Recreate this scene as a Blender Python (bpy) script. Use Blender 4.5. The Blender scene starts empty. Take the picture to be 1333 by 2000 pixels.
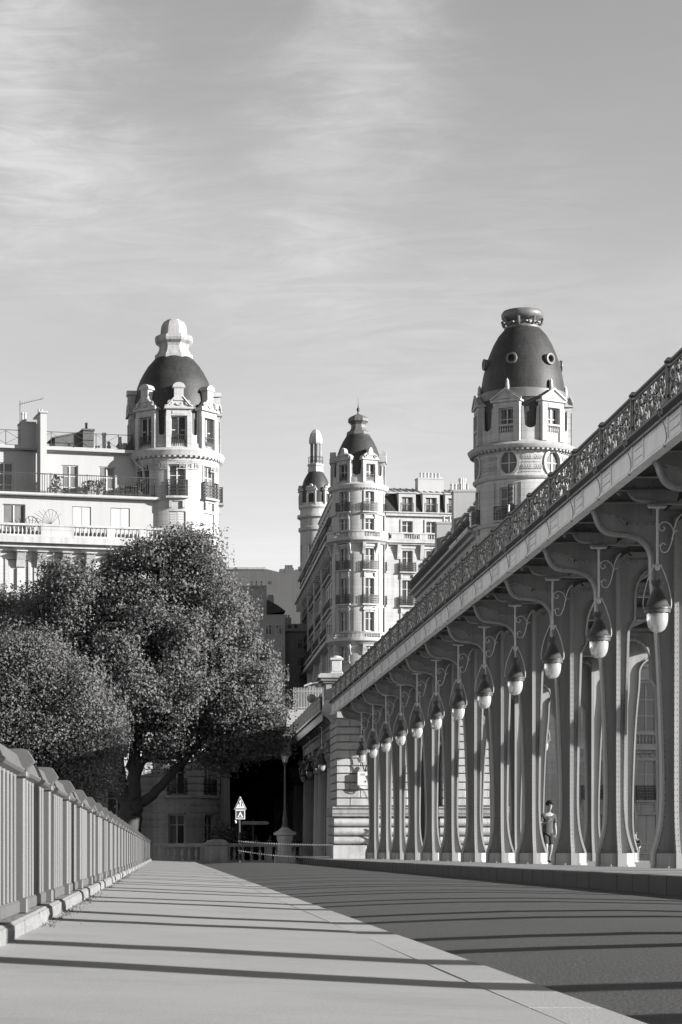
import bpy, math, random
import numpy as np
from mathutils import Vector, Matrix
R = math.radians
PI = math.pi
sin, cos = math.sin, math.cos
random.seed(7)
S = bpy.context.scene
C = S.collection
F = 4400.0
VPX, HZ, CZ = 326.0, 1664.0, 0.5

# ------------------------------------------------------------ camera, sky, sun, exposure
cam_d = bpy.data.cameras.new("camera")
cam = bpy.data.objects.new("camera", cam_d)
C.objects.link(cam)
cam.location = (0, 0, CZ)
cam.rotation_euler = (R(90), 0, 0)
cam_d.sensor_fit = 'VERTICAL'
cam_d.sensor_height = 36
cam_d.sensor_width = 24
cam_d.lens = 36 * F / 2000
cam_d.shift_x = (666.5 - VPX) / 2000
cam_d.shift_y = (HZ - 1000) / 2000
cam_d.clip_start = 0.1
cam_d.clip_end = 5000
S.camera = cam

SUN_EL, SUN_T = R(14.5), 0.38          # elevation; tangent of the swing behind the camera
sun_dir = Vector((1, -SUN_T, 0)).normalized() * cos(SUN_EL) + Vector((0, 0, sin(SUN_EL)))
sun_d = bpy.data.lights.new("sun", 'SUN')
sun_d.energy = 5.0
sun_d.angle = R(0.53)
sun_d.color = (1.0, 0.985, 0.965)
sun = bpy.data.objects.new("sun", sun_d)
C.objects.link(sun)
sun.rotation_euler = sun_dir.to_track_quat('Z', 'Y').to_euler()
sun.location = (60, -20, 40)

W = bpy.data.worlds.new("World")
S.world = W
W.use_nodes = True
nt = W.node_tree
nt.nodes.clear()
def wn(t, **kw):
    n = nt.nodes.new(t)
    for k, v in kw.items():
        setattr(n, k, v)
    return n
def wl(a, b): nt.links.new(a, b)
def wmath(op, a, b=None, c=None):
    n = wn('ShaderNodeMath', operation=op)
    for i, v in enumerate((a, b, c)):
        if v is None: continue
        if isinstance(v, (int, float)): n.inputs[i].default_value = v
        else: wl(v, n.inputs[i])
    return n.outputs[0]
VEIL, CLOUD = 1.68, 1.6        # radiance of sunlit thin cloud, in the sky texture's own unit
sky = wn('ShaderNodeTexSky', sky_type='NISHITA')
sky.sun_disc = False
sky.sun_elevation = SUN_EL
sky.sun_rotation = math.atan2(sun_dir.x, sun_dir.y)
sky.air_density, sky.dust_density, sky.ozone_density = 1.0, 0.15, 1.0
bw = wn('ShaderNodeSeparateColor'); wl(sky.outputs[0], bw.inputs[0])     # black and white film behind a red filter: the red light only
tc = wn('ShaderNodeTexCoord')
sp = wn('ShaderNodeSeparateXYZ'); wl(tc.outputs['Generated'], sp.inputs[0])
az = wmath('ARCTAN2', sp.outputs[0], sp.outputs[1])
el = wmath('ARCSINE', sp.outputs[2])
def wnoise(sx, sy, ox, oy, scale, detail, rough, dist=0.0):
    cb = wn('ShaderNodeCombineXYZ')
    wl(wmath('MULTIPLY_ADD', az, sx, ox), cb.inputs[0])
    wl(wmath('MULTIPLY_ADD', el, sy, oy), cb.inputs[1])
    n = wn('ShaderNodeTexNoise')
    n.inputs['Scale'].default_value = scale
    n.inputs['Detail'].default_value = detail
    n.inputs['Roughness'].default_value = rough
    n.inputs['Distortion'].default_value = dist
    wl(cb.outputs[0], n.inputs['Vector'])
    return n.outputs[0]
def wramp(v, a, b):
    m = wn('ShaderNodeMapRange', interpolation_type='SMOOTHSTEP')
    wl(v, m.inputs[0]); m.inputs[1].default_value = a; m.inputs[2].default_value = b
    return m.outputs[0]
def blob(a0, e0, ra, re, tilt=0.0):
    da = wmath('ADD', az, -a0); de = wmath('ADD', el, -e0)
    da = wmath('MULTIPLY_ADD', de, tilt, da)
    q = wmath('ADD', wmath('POWER', wmath('DIVIDE', da, ra), 2.0), wmath('POWER', wmath('DIVIDE', de, re), 2.0))
    return wmath('EXPONENT', wmath('MULTIPLY', q, -1.0))
wisps = wnoise(7.0, 48.0, 1.7, 0.4, 1.8, 10, 0.68, 1.2)       # fibrous cirrus, drawn out sideways
broad = wnoise(5.0, 7.0, 4.2, 2.1, 1.0, 4, 0.5, 0.4)
clump = wmath('MULTIPLY', wramp(broad, 0.38, 0.72), wramp(wisps, 0.30, 0.72))
# fray the cloud banks: their outline is pushed about by two sizes of noise
fray = wnoise(9.0, 14.0, 7.7, 3.1, 1.5, 6, 0.6, 0.6)
fray2 = wnoise(9.0, 30.0, 2.7, 8.1, 2.0, 6, 0.65, 0.8)
az0, el0 = az, el
az = wmath('ADD', az0, wmath('ADD', wmath('MULTIPLY_ADD', fray, 0.09, -0.045), wmath('MULTIPLY_ADD', fray2, 0.06, -0.03)))
el = wmath('ADD', el0, wmath('ADD', wmath('MULTIPLY_ADD', fray2, 0.05, -0.025), wmath('MULTIPLY_ADD', fray, -0.05, 0.025)))
banks = wmath('MULTIPLY', blob(0.085, 0.345, 0.032, 0.075, -0.10), 0.85)
for a in ((-0.066, 0.335, 0.034, 0.060, 0.0, 1.1), (-0.02, 0.280, 0.055, 0.028, 0.3, 0.55), (0.072, 0.265, 0.014, 0.035, 0.35, 0.22),
          (0.22, 0.235, 0.07, 0.025, -0.9, 0.32), (0.10, 0.255, 0.016, 0.012, 0.3, 0.18), (0.02, 0.245, 0.06, 0.02, 0.5, 0.28)):
    banks = wmath('ADD', banks, wmath('MULTIPLY', blob(*a[:5]), a[5]))
dens = wmath('MULTIPLY', banks, wmath('MULTIPLY_ADD', wramp(wisps, 0.2, 0.8), 0.7, 0.45))
dens = wmath('ADD', dens, wmath('MULTIPLY', clump, 0.42))
cloud = wmath('MINIMUM', dens, 1.1)
# thin high veil: thicker the lower one looks
path = wmath('DIVIDE', VEIL, wmath('ADD', wmath('MAXIMUM', sp.outputs[2], 0.0), 0.30))
path = wmath('MAXIMUM', wmath('ADD', path, -1.25), 0.0)
lum = wmath('ADD', wmath('ADD', bw.outputs[0], path), wmath('MULTIPLY', cloud, CLOUD))
bg = wn('ShaderNodeBackground'); wl(lum, bg.inputs[0]); bg.inputs[1].default_value = 0.059
wo = wn('ShaderNodeOutputWorld'); wl(bg.outputs[0], wo.inputs[0])

S.view_settings.view_transform = 'Standard'
S.view_settings.look = 'None'
S.view_settings.exposure = 1.3
S.view_settings.gamma = 1
S.view_settings.use_curve_mapping = False

# ------------------------------------------------------------ helpers
def PX(px, Y): return (px - VPX) * Y / F
def PZ(py, Y): return CZ + (HZ - py) * Y / F

class MB:
    def __init__(s): s.v = []; s.f = []
    def add(s, vs, fs):
        o = len(s.v); s.v += [tuple(p) for p in vs]; s.f += [tuple(i + o for i in f) for f in fs]; return s
    def box(s, x0, x1, y0, y1, z0, z1):
        return s.add([(x0,y0,z0),(x1,y0,z0),(x1,y1,z0),(x0,y1,z0),(x0,y0,z1),(x1,y0,z1),(x1,y1,z1),(x0,y1,z1)],
              [(0,3,2,1),(4,5,6,7),(0,1,5,4),(1,2,6,5),(2,3,7,6),(3,0,4,7)])
    def cbox(s, x0, x1, y0, y1, z0, z1, c):
        """box with a chamfer of c on all edges"""
        vs = []; key = {}
        X, Y, Z = (x0, x1), (y0, y1), (z0, z1)
        for i in (0,1):
            for j in (0,1):
                for k in (0,1):
                    sx, sy, sz = (1,-1)[i]*c, (1,-1)[j]*c, (1,-1)[k]*c
                    key[i,j,k,0] = len(vs); vs.append((X[i], Y[j]+sy, Z[k]+sz))
                    key[i,j,k,1] = len(vs); vs.append((X[i]+sx, Y[j], Z[k]+sz))
                    key[i,j,k,2] = len(vs); vs.append((X[i]+sx, Y[j]+sy, Z[k]))
        fs = []
        for i in (0,1): fs.append(tuple(key[i,j,k,0] for j,k in ((0,0),(1,0),(1,1),(0,1))))
        for j in (0,1): fs.append(tuple(key[i,j,k,1] for i,k in ((0,0),(1,0),(1,1),(0,1))))
        for k in (0,1): fs.append(tuple(key[i,j,k,2] for i,j in ((0,0),(1,0),(1,1),(0,1))))
        for i in (0,1):
            for j in (0,1): fs.append((key[i,j,0,0], key[i,j,1,0], key[i,j,1,1], key[i,j,0,1]))
            for k in (0,1): fs.append((key[i,0,k,0], key[i,1,k,0], key[i,1,k,2], key[i,0,k,2]))
        for j in (0,1):
            for k in (0,1): fs.append((key[0,j,k,1], key[1,j,k,1], key[1,j,k,2], key[0,j,k,2]))
        for i in (0,1):
            for j in (0,1):
                for k in (0,1): fs.append((key[i,j,k,0], key[i,j,k,1], key[i,j,k,2]))
        return s.add(vs, fs)
    def prism(s, pts, a0, a1, ax='y'):
        """polygon pts (p,q) extruded along axis ax; (p,q) are the two other axes in order"""
        n = len(pts)
        def m(p, q, a): return {'x': (a, p, q), 'y': (p, a, q), 'z': (p, q, a)}[ax]
        vs = [m(p, q, a0) for p, q in pts] + [m(p, q, a1) for p, q in pts]
        return s.add(vs, [tuple(range(n)), tuple(range(2*n-1, n-1, -1))] + [(i, (i+1) % n, n + (i+1) % n, n + i) for i in range(n)])
    def tube(s, path, r, n=6, closed=False, cap=True):
        P = [Vector(p) for p in path]; m = len(P); rs = r if isinstance(r, (list, tuple)) else [r]*m
        vs = []; up = None
        for i in range(m):
            a = P[(i-1) % m] if (closed or i > 0) else P[i]
            b = P[(i+1) % m] if (closed or i < m-1) else P[i]
            t = (b - a)
            t = t.normalized() if t.length > 1e-9 else Vector((0,0,1))
            if up is None:
                up = Vector((0,0,1)) if abs(t.z) < 0.9 else Vector((0,1,0))
            u = t.cross(up)
            if u.length < 1e-6: u = t.cross(Vector((1,0.3,0)))
            u.normalize(); w = u.cross(t).normalized(); up = w
            for k in range(n):
                q = 2*PI*(k+0.5)/n
                vs.append(P[i] + (u*cos(q) + w*sin(q))*rs[i])
        fs = []
        for i in range(m if closed else m-1):
            j = (i+1) % m
            for k in range(n):
                l = (k+1) % n
                fs.append((i*n+k, i*n+l, j*n+l, j*n+k))
        if not closed and cap:
            fs.append(tuple(range(n-1, -1, -1))); fs.append(tuple((m-1)*n+k for k in range(n)))
        return s.add(vs, fs)
    def strip(s, path, t, y0, y1, plane='xz'):
        """a plate of thickness t following a path in one plane, y0..y1 wide across it"""
        P = [Vector(p) for p in path]; m = len(P); vs = []
        for i in range(m):
            d = (P[min(i+1, m-1)] - P[max(i-1, 0)]).normalized(); nn = Vector((-d.y, d.x))*t/2
            for q in (P[i]+nn, P[i]-nn):
                for y in (y0, y1):
                    vs.append((q.x, y, q.y) if plane == 'xz' else (y, q.x, q.y))
        fs = []
        for i in range(m-1):
            a, b = 4*i, 4*i+4
            for p, q in ((0,1),(1,3),(3,2),(2,0)): fs.append((a+p, a+q, b+q, b+p))
        fs += [(0,2,3,1), (4*m-4, 4*m-3, 4*m-1, 4*m-2)]
        return s.add(vs, fs)
    def lathe(s, prof, n=16, cx=0, cy=0, a0=0, a1=2*PI, cap=True):
        full = abs(a1-a0-2*PI) < 1e-6; m = n if full else n+1; vs = []; fs = []
        for r, z in prof:
            for k in range(m):
                q = a0 + (a1-a0)*k/n
                vs.append((cx + r*sin(q), cy - r*cos(q), z))
        for i in range(len(prof)-1):
            for k in range(n):
                l = (k+1) % m
                fs.append((i*m+k, i*m+l, (i+1)*m+l, (i+1)*m+k))
        if cap and full:
            if prof[0][0] > 1e-4: fs.append(tuple(range(m-1, -1, -1)))
            if prof[-1][0] > 1e-4: fs.append(tuple((len(prof)-1)*m+k for k in range(m)))
        return s.add(vs, fs)
    def xf(s, M, start=0):
        s.v[start:] = [tuple(M @ Vector(p)) for p in s.v[start:]]; return s
    def merge(s, o, M=None):
        return s.add([tuple(M @ Vector(p)) for p in o.v] if M is not None else o.v, o.f)
    def mesh(s, name, mt, smooth=None):
        me = bpy.data.meshes.new(name); me.from_pydata(s.v, [], s.f)
        if mt: me.materials.append(mt)
        if smooth:
            me.polygons.foreach_set('use_smooth', [True]*len(me.polygons))
            me.set_sharp_from_angle(angle=R(smooth))
        me.update(); return me

def link(name, me, parent=None, loc=None, rz=0, kind=None, label=None):
    o = bpy.data.objects.new(name, me); C.objects.link(o)
    if parent is not None: o.parent = parent
    if loc is not None: o.location = loc
    if rz: o.rotation_euler = (0, 0, rz)
    if kind: o['kind'] = kind
    if label: o['label'] = label
    return o
def part(name, mb, mt, parent=None, loc=None, rz=0, smooth=None, kind=None, label=None):
    return link(name, mb.mesh(name, mt, smooth), parent, loc, rz, kind, label)
def thing(name, label, cat, loc=(0,0,0), rz=0, group=None, me=None):
    o = bpy.data.objects.new(name, me); C.objects.link(o); o.location = loc; o.rotation_euler = (0,0,rz)
    o['label'] = label; o['category'] = cat
    if group: o['group'] = group
    if me is None: o.empty_display_size = 0.2
    return o
def struct(name, mb, mt, smooth=None):
    return part(name, mb, mt, smooth=smooth, kind='structure')
def copy_tree(o, parent=None):
    c = o.copy(); C.objects.link(c)
    if parent is not None: c.parent = parent
    for ch in list(o.children): copy_tree(ch, c)
    return c

def ordinal(n):
    return ['first','second','third','fourth','fifth','sixth','seventh','eighth','ninth','tenth','eleventh','twelfth','thirteenth','fourteenth','fifteenth'][n]

# ------------------------------------------------------------ materials (the photograph is black and white: all greys)
def mat(name, base, rough=0.7, var=0.25, scale=1.5, fine=0.12, fscale=25.0, bump=0.15, bscale=60.0, streak=0.0, metal=0.0, spec=0.5, island=0.0, dark=0.0, joint=0.0):
    m = bpy.data.materials.new(name); m.use_nodes = True
    t = m.node_tree; t.nodes.clear()
    def N(k, **kw):
        n = t.nodes.new(k)
        for a, b in kw.items(): setattr(n, a, b)
        return n
    L = t.links.new
    out = N('ShaderNodeOutputMaterial'); b = N('ShaderNodeBsdfPrincipled'); L(b.outputs[0], out.inputs[0])
    b.inputs['Roughness'].default_value = rough; b.inputs['Metallic'].default_value = metal
    b.inputs['Specular IOR Level'].default_value = spec
    g = N('ShaderNodeNewGeometry')
    def noise(sc, det=4, vec=None, ro=0.55):
        n = N('ShaderNodeTexNoise'); n.inputs['Scale'].default_value = sc; n.inputs['Detail'].default_value = det; n.inputs['Roughness'].default_value = ro
        L(vec or g.outputs['Position'], n.inputs['Vector']); return n.outputs[0]
    def M(op, a, c=None, d=None):
        n = N('ShaderNodeMath', operation=op)
        for i, v in enumerate((a, c, d)):
            if v is None: continue
            if isinstance(v, (int, float)): n.inputs[i].default_value = v
            else: L(v, n.inputs[i])
        return n.outputs[0]
    f = M('MULTIPLY_ADD', noise(scale), 2*var, 1-var)
    f = M('MULTIPLY', f, M('MULTIPLY_ADD', noise(fscale, 3), 2*fine, 1-fine))
    if streak:
        mp = N('ShaderNodeMapping'); mp.inputs['Scale'].default_value = (3.0, 3.0, 0.16); L(g.outputs['Position'], mp.inputs[0])
        sn = noise(1.0, 5, mp.outputs[0], 0.65)
        r = N('ShaderNodeMapRange'); L(sn, r.inputs[0]); r.inputs[1].default_value = 0.42; r.inputs[2].default_value = 0.72
        r.inputs[3].default_value = 1.0; r.inputs[4].default_value = 1.0 - streak
        f = M('MULTIPLY', f, r.outputs[0])
    if dark:   # scattered dirt patches
        r = N('ShaderNodeMapRange'); L(noise(scale*0.6, 6, None, 0.7), r.inputs[0]); r.inputs[1].default_value = 0.5; r.inputs[2].default_value = 0.7
        r.inputs[3].default_value = 1.0; r.inputs[4].default_value = 1.0 - dark
        f = M('MULTIPLY', f, r.outputs[0])
    if joint:   # fine mortar lines between courses
        s3 = N('ShaderNodeSeparateXYZ'); L(g.outputs['Position'], s3.inputs[0])
        fr_ = M('FRACT', M('MULTIPLY', s3.outputs[2], 1/joint))
        f = M('MULTIPLY', f, M('MULTIPLY_ADD', M('GREATER_THAN', fr_, 0.075), 0.22, 0.78))
        cell = N('ShaderNodeTexWhiteNoise', noise_dimensions='1D'); L(M('FLOOR', M('MULTIPLY', s3.outputs[2], 1/joint)), cell.inputs['W'])
        f = M('MULTIPLY', f, M('MULTIPLY_ADD', cell.outputs[0], 0.10, 0.95))
    if island:
        f = M('MULTIPLY', f, M('MULTIPLY_ADD', g.outputs['Random Per Island'], 2*island, 1-island))
    oi = N('ShaderNodeObjectInfo')
    f = M('MULTIPLY', f, M('MULTIPLY_ADD', oi.outputs['Random'], 0.10, 0.95))
    v = M('MULTIPLY', f, base)
    cb = N('ShaderNodeCombineXYZ')
    for i in range(3): L(v, cb.inputs[i])
    L(cb.outputs[0], b.inputs['Base Color'])
    if bump:
        bn = N('ShaderNodeBump'); bn.inputs['Strength'].default_value = bump; bn.inputs['Distance'].default_value = 0.02
        L(noise(bscale, 4), bn.inputs['Height']); L(bn.outputs[0], b.inputs['Normal'])
    return m
M_ = {}
M_['columnstone'] = mat('column_stone', 0.50, 0.85, 0.15, 0.8, 0.1, 10, 0.2, 16, streak=0.2)
M_['asphalt'] = mat('road_asphalt', 0.078, 0.8, 0.16, 0.9, 0.75, 42, 0.4, 50)
M_['pave'] = mat('sidewalk_asphalt', 0.30, 0.85, 0.12, 1.2, 0.14, 60, 0.10, 90, dark=0.16)
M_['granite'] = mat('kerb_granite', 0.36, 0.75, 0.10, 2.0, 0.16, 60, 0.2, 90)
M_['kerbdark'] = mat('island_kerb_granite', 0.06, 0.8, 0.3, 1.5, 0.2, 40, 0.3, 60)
M_['slab'] = mat('island_paving', 0.30, 0.85, 0.25, 0.7, 0.12, 30, 0.2, 60, dark=0.3)
M_['plinth'] = mat('rough_plinth_stone', 0.17, 0.85, 0.25, 6, 0.3, 30, 0.9, 22)
M_['fence'] = mat('fence_paint', 0.092, 0.55, 0.12, 3.0, 0.06, 40, 0.08, 60, streak=0.12)
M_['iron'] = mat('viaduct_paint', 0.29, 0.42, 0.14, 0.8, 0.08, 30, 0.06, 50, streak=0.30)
M_['girder'] = mat('lightened_viaduct_paint', 0.82, 0.34, 0.10, 0.8, 0.05, 30, 0.05, 50, streak=0.25)  # the viaduct's own paint, lightened so the shaded fascia looks brightly lit
M_['rail'] = mat('railing_iron', 0.05, 0.5, 0.2, 3, 0.1, 30, 0.1, 50)
M_['deck'] = mat('deck_iron', 0.16, 0.6, 0.2, 1.5, 0.1, 30, 0.1, 40)
M_['lampiron'] = mat('lantern_iron', 0.06, 0.45, 0.3, 8, 0.2, 40, 0.15, 60)
M_['lamprod'] = mat('lantern_rod_paint', 0.55, 0.4, 0.1, 5, 0.05, 40, 0.0)
M_['stone'] = mat('pale_limestone', 0.40, 0.85, 0.16, 0.5, 0.10, 8, 0.2, 14, streak=0.30, dark=0.12, joint=0.46)
M_['pier'] = mat('pier_limestone', 0.42, 0.85, 0.18, 0.8, 0.14, 10, 0.5, 16, streak=0.25, dark=0.30)
M_['pierdark'] = mat('weathered_limestone', 0.32, 0.9, 0.35, 1.2, 0.2, 12, 0.5, 20, streak=0.4, dark=0.4)
M_['plaster'] = mat('white_render', 0.35, 0.85, 0.06, 0.3, 0.03, 8, 0.05, 20, streak=0.06)
M_['trim'] = mat('pale_trim', 0.36, 0.8, 0.15, 1.0, 0.08, 10, 0.15, 25, streak=0.15)
M_['slate'] = mat('roof_slate', 0.038, 0.55, 0.35, 0.9, 0.5, 9, 0.6, 7, streak=0.4, joint=0.27, spec=0.35)
M_['lead'] = mat('dark_lead', 0.13, 0.5, 0.3, 1.2, 0.2, 9, 0.2, 12, streak=0.4)
M_['zinc'] = mat('roof_zinc', 0.32, 0.5, 0.2, 0.6, 0.1, 6, 0.1, 12, streak=0.3)
M_['black'] = mat('black_iron', 0.03, 0.5, 0.3, 5, 0.1, 30, 0.0)
M_['glass'] = mat('window_glass', 0.04, 0.08, 0.5, 0.9, 0.0, 5, 0.0, spec=0.6)
M_['curtain'] = mat('window_curtain', 0.16, 0.6, 0.3, 1.3, 0.05, 5, 0.0, streak=0.35, spec=0.12)
M_['frame'] = mat('white_joinery', 0.45, 0.6, 0.06, 2, 0.04, 20, 0.0)
M_['shutter'] = mat('shutter_paint', 0.40, 0.6, 0.08, 1.5, 0.04, 20, 0.0)
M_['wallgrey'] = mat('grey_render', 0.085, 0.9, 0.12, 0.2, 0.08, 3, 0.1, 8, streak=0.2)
M_['darkwall'] = mat('dark_masonry', 0.13, 0.9, 0.3, 0.5, 0.1, 8, 0.3, 10)  # dark masonry for inner cores and the station's walls
M_['bark'] = mat('bark', 0.05, 0.9, 0.4, 3, 0.3, 15, 0.9, 12)
M_['earth'] = mat('street_ground', 0.10, 0.9, 0.25, 0.1, 0.1, 5, 0.1, 10)
M_['sign'] = mat('sign_white', 0.80, 0.4, 0.03, 3, 0.02, 20, 0.0)
M_['signdark'] = mat('sign_dark', 0.05, 0.4, 0.1, 3, 0.02, 20, 0.0)
M_['box'] = mat('enamel_grey', 0.60, 0.4, 0.05, 4, 0.03, 20, 0.0, streak=0.1)
M_['shirt'] = mat('tee_cotton', 0.055, 0.9, 0.12, 8, 0.08, 60, 0.2, 40)
M_['shorts'] = mat('dark_shorts', 0.025, 0.9, 0.2, 8, 0.08, 60, 0.2, 40)
M_['skin'] = mat('skin', 0.22, 0.55, 0.06, 10, 0.03, 60, 0.0)
M_['hair'] = mat('hair', 0.012, 0.6, 0.4, 20, 0.3, 90, 0.6, 70)
M_['tape'] = mat('tape_white', 0.75, 0.5, 0.05, 3, 0.02, 20, 0.0)
def leaf_mat(name, base):
    m = mat(name, base, 0.55, 0.25, 0.5, 0.1, 6, 0.0, island=0.22, spec=0.2)
    t = m.node_tree; b = next(n for n in t.nodes if n.type == 'BSDF_PRINCIPLED'); o = next(n for n in t.nodes if n.type == 'OUTPUT_MATERIAL')
    tr = t.nodes.new('ShaderNodeBsdfTranslucent'); mx = t.nodes.new('ShaderNodeMixShader'); mx.inputs[0].default_value = 0.35
    src = b.inputs['Base Color'].links[0].from_socket
    t.links.new(src, tr.inputs[0]); t.links.new(b.outputs[0], mx.inputs[1]); t.links.new(tr.outputs[0], mx.inputs[2]); t.links.new(mx.outputs[0], o.inputs[0])
    return m
M_['leaf'] = leaf_mat('plane_leaves', 0.15)
M_['leaf2'] = leaf_mat('pale_leaves', 0.155)
gm = bpy.data.materials.new('lantern_glass'); gm.use_nodes = True
gb = gm.node_tree.nodes['Principled BSDF']
gb.inputs['Base Color'].default_value = (0.62, 0.62, 0.62, 1); gb.inputs['Roughness'].default_value = 0.08
gb.inputs['Transmission Weight'].default_value = 0.62; gb.inputs['IOR'].default_value = 1.3
M_['lampglass'] = gm
# ------------------------------------------------------------ ground, bridge deck, pavements
def sheet(name, mt, xs, ys, zf, smooth=60):
    mb = MB(); nx = len(xs)
    mb.v = [(x, y, zf(x, y)) for y in ys for x in xs]
    mb.f = [(j*nx+i, j*nx+i+1, (j+1)*nx+i+1, (j+1)*nx+i) for j in range(len(ys)-1) for i in range(nx-1)]
    return struct(name, mb, mt, smooth)
sheet('ground', M_['earth'], [-2500, -60, 0, 60, 2500], [-2500, 0, 140, 300, 2500], lambda x, y: -6.0)
mw = mat('river_water', 0.05, 0.12, 0.3, 0.05, 0.1, 1.0, 0.35, 1.2)
sheet('river', mw, [-600, -1.2], [-600, 100], lambda x, y: -5.9)
def walk_z(x): return 0.03 - 0.032*(x + 0.82)
ys = [-14 + 4*i for i in range(35)]
side = sheet('sidewalk', M_['pave'], [-0.84, -0.2, 0.5, 1.242], ys, lambda x, y: walk_z(x) + 0.004*sin(y*0.9 + x*2))
RX = [1.49, 2.0, 2.6, 3.4, 4.4, 5.4, 6.2, 6.8, 7.26]
RZ = [-.185, -.150, -.118, -.085, -.068, -.078, -.092, -.106, -.118]
def road_z(x, y): return RZ[RX.index(x)] + 0.003*sin(y*0.7 + x)
road = sheet('road', M_['asphalt'], RX, ys, road_z)
isl = sheet('viaduct_island', M_['slab'], [7.5, 10, 13, 16, 19.3], ys, lambda x, y: 0.15 + 0.006*sin(x*3 + y*1.7))
sheet('far_road', M_['asphalt'], [19.55, 22.5, 25.6], ys, lambda x, y: -0.10)
sheet('far_sidewalk', M_['pave'], [25.6, 28.2], ys, lambda x, y: 0.02)
bd = MB(); bd.box(-1.15, 28.4, -15, 124, -1.6, -0.3); struct('bridge_slab', bd, M_['pierdark'])
sheet('plaza', M_['asphalt'], [1.3, 4, 8, 16, 30], [121.9, 150, 190, 260], lambda x, y: -0.195 if y < 122 else -0.19)
# kerb stones of the sidewalk (light granite) and of the island (dark, tall)
y = -13.0; i = 0
ks = MB().cbox(0, .262, 0, 1.592, -.22, 0, .005).mesh('kerb_stone', M_['granite'])
while y < 121:
    o = link('kerb_stone', ks, side, (1.25 + random.uniform(-.004, .004), y, walk_z(1.38) + random.uniform(.001, .0025)), random.uniform(-.0008, .0008)); y += 1.60
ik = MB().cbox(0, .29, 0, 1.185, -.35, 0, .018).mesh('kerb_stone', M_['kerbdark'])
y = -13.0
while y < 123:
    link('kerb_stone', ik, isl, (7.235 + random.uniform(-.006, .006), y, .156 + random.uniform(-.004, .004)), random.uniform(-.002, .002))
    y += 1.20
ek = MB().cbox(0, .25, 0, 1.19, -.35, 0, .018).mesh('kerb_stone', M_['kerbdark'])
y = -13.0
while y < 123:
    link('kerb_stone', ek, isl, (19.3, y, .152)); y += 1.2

# ------------------------------------------------------------ the parapet fence on the left
PY0, PSP = 13.9, 3.03
fence = thing('parapet_fence', 'long grey iron parapet fence with round bars and capped posts on a rough plinth', 'fence', (-.87, 0, 0))
def fx(o): return o   # children are given in fence-local coordinates (x from the post front)
# plinth stones
y = 1.0
rnd = random.Random(3)
while y < 124:
    ln = 1.5
    mb = MB(); mb.cbox(-.22, .05, 0.006, ln-.006, -.12, .125, .02)
    # roughened face: subdivided and hacked
    nx, nz = 14, 4
    g = [[(.052 + rnd.uniform(-.012, .014)*(0 < a < nx and 0 < b < nz), .012 + (ln-.024)*a/nx, -.05 + .16*b/nz) for a in range(nx+1)] for b in range(nz+1)]
    if y < 60:
        mb.add([p for r in g for p in r], [(b*(nx+1)+a, b*(nx+1)+a+1, (b+1)*(nx+1)+a+1, (b+1)*(nx+1)+a) for b in range(nz) for a in range(nx)])
    part('plinth_stone', mb, M_['plinth'], fence, (0, y, rnd.uniform(-.004, .004))); y += ln
pm = MB()
pm.cbox(-.17, 0, -.085, .085, .12, 1.0, .012)
pm.cbox(-.185, .018, -.10, .10, .12, .22, .01)
pm.cbox(-.185, .018, -.10, .10, .955, 1.0, .01)
post_me = pm.mesh('fence_post', M_['fence'])
cm = MB()
cm.prism([(-.18, 1.0), (.012, 1.0), (.02, 1.02), (.052, 1.055), (.052, 1.066), (.012, 1.128), (-.01, 1.134), (-.16, 1.134), (-.182, 1.128), (-.222, 1.066), (-.222, 1.055), (-.19, 1.02)], -.097, .097, 'y')
cap_me = cm.mesh('post_cap', M_['fence'])
bar_me = MB().tube([(0, 0, .20), (0, 0, .97)], .017, 8, cap=False).mesh('round_bar', M_['fence'], 60)
rl = PSP - .17
rm = MB()
rm.prism([(-.13, .955), (.0, .955), (.0, .972), (.035, .985), (.05, 1.0), (.05, 1.012), (.035, 1.02), (.0, 1.10), (-.02, 1.108), (-.11, 1.108), (-.13, 1.10), (-.165, 1.02), (-.18, 1.012), (-.18, 1.0), (-.165, .985), (-.13, .972)], 0, rl, 'y')
top_me = rm.mesh('top_rail', M_['fence'])
bot_me = MB().cbox(-.12, .02, 0, rl, .12, .205, .012).mesh('bottom_rail', M_['fence'])
k = -4
while PY0 + k*PSP < 124.5:
    y = PY0 + k*PSP
    p = link('fence_post', post_me, fence, (0, y, 0)); link('post_cap', cap_me, p)
    if y + PSP < 125:
        link('top_rail', top_me, fence, (-.05, y + .085, 0)); link('bottom_rail', bot_me, fence, (-.05, y + .085, 0))
        if y < 70:
            for j in range(9): link('round_bar', bar_me, fence, (-.055, y + .285 + j*.3075, 0))
        else:
            mb = MB()
            for j in range(9): mb.tube([(-.055, y + .285 + j*.3075, .20), (-.055, y + .285 + j*.3075, .97)], .017, 6, cap=False)
            part('round_bars', mb, M_['fence'], fence, kind='stuff')
    k += 1

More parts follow.
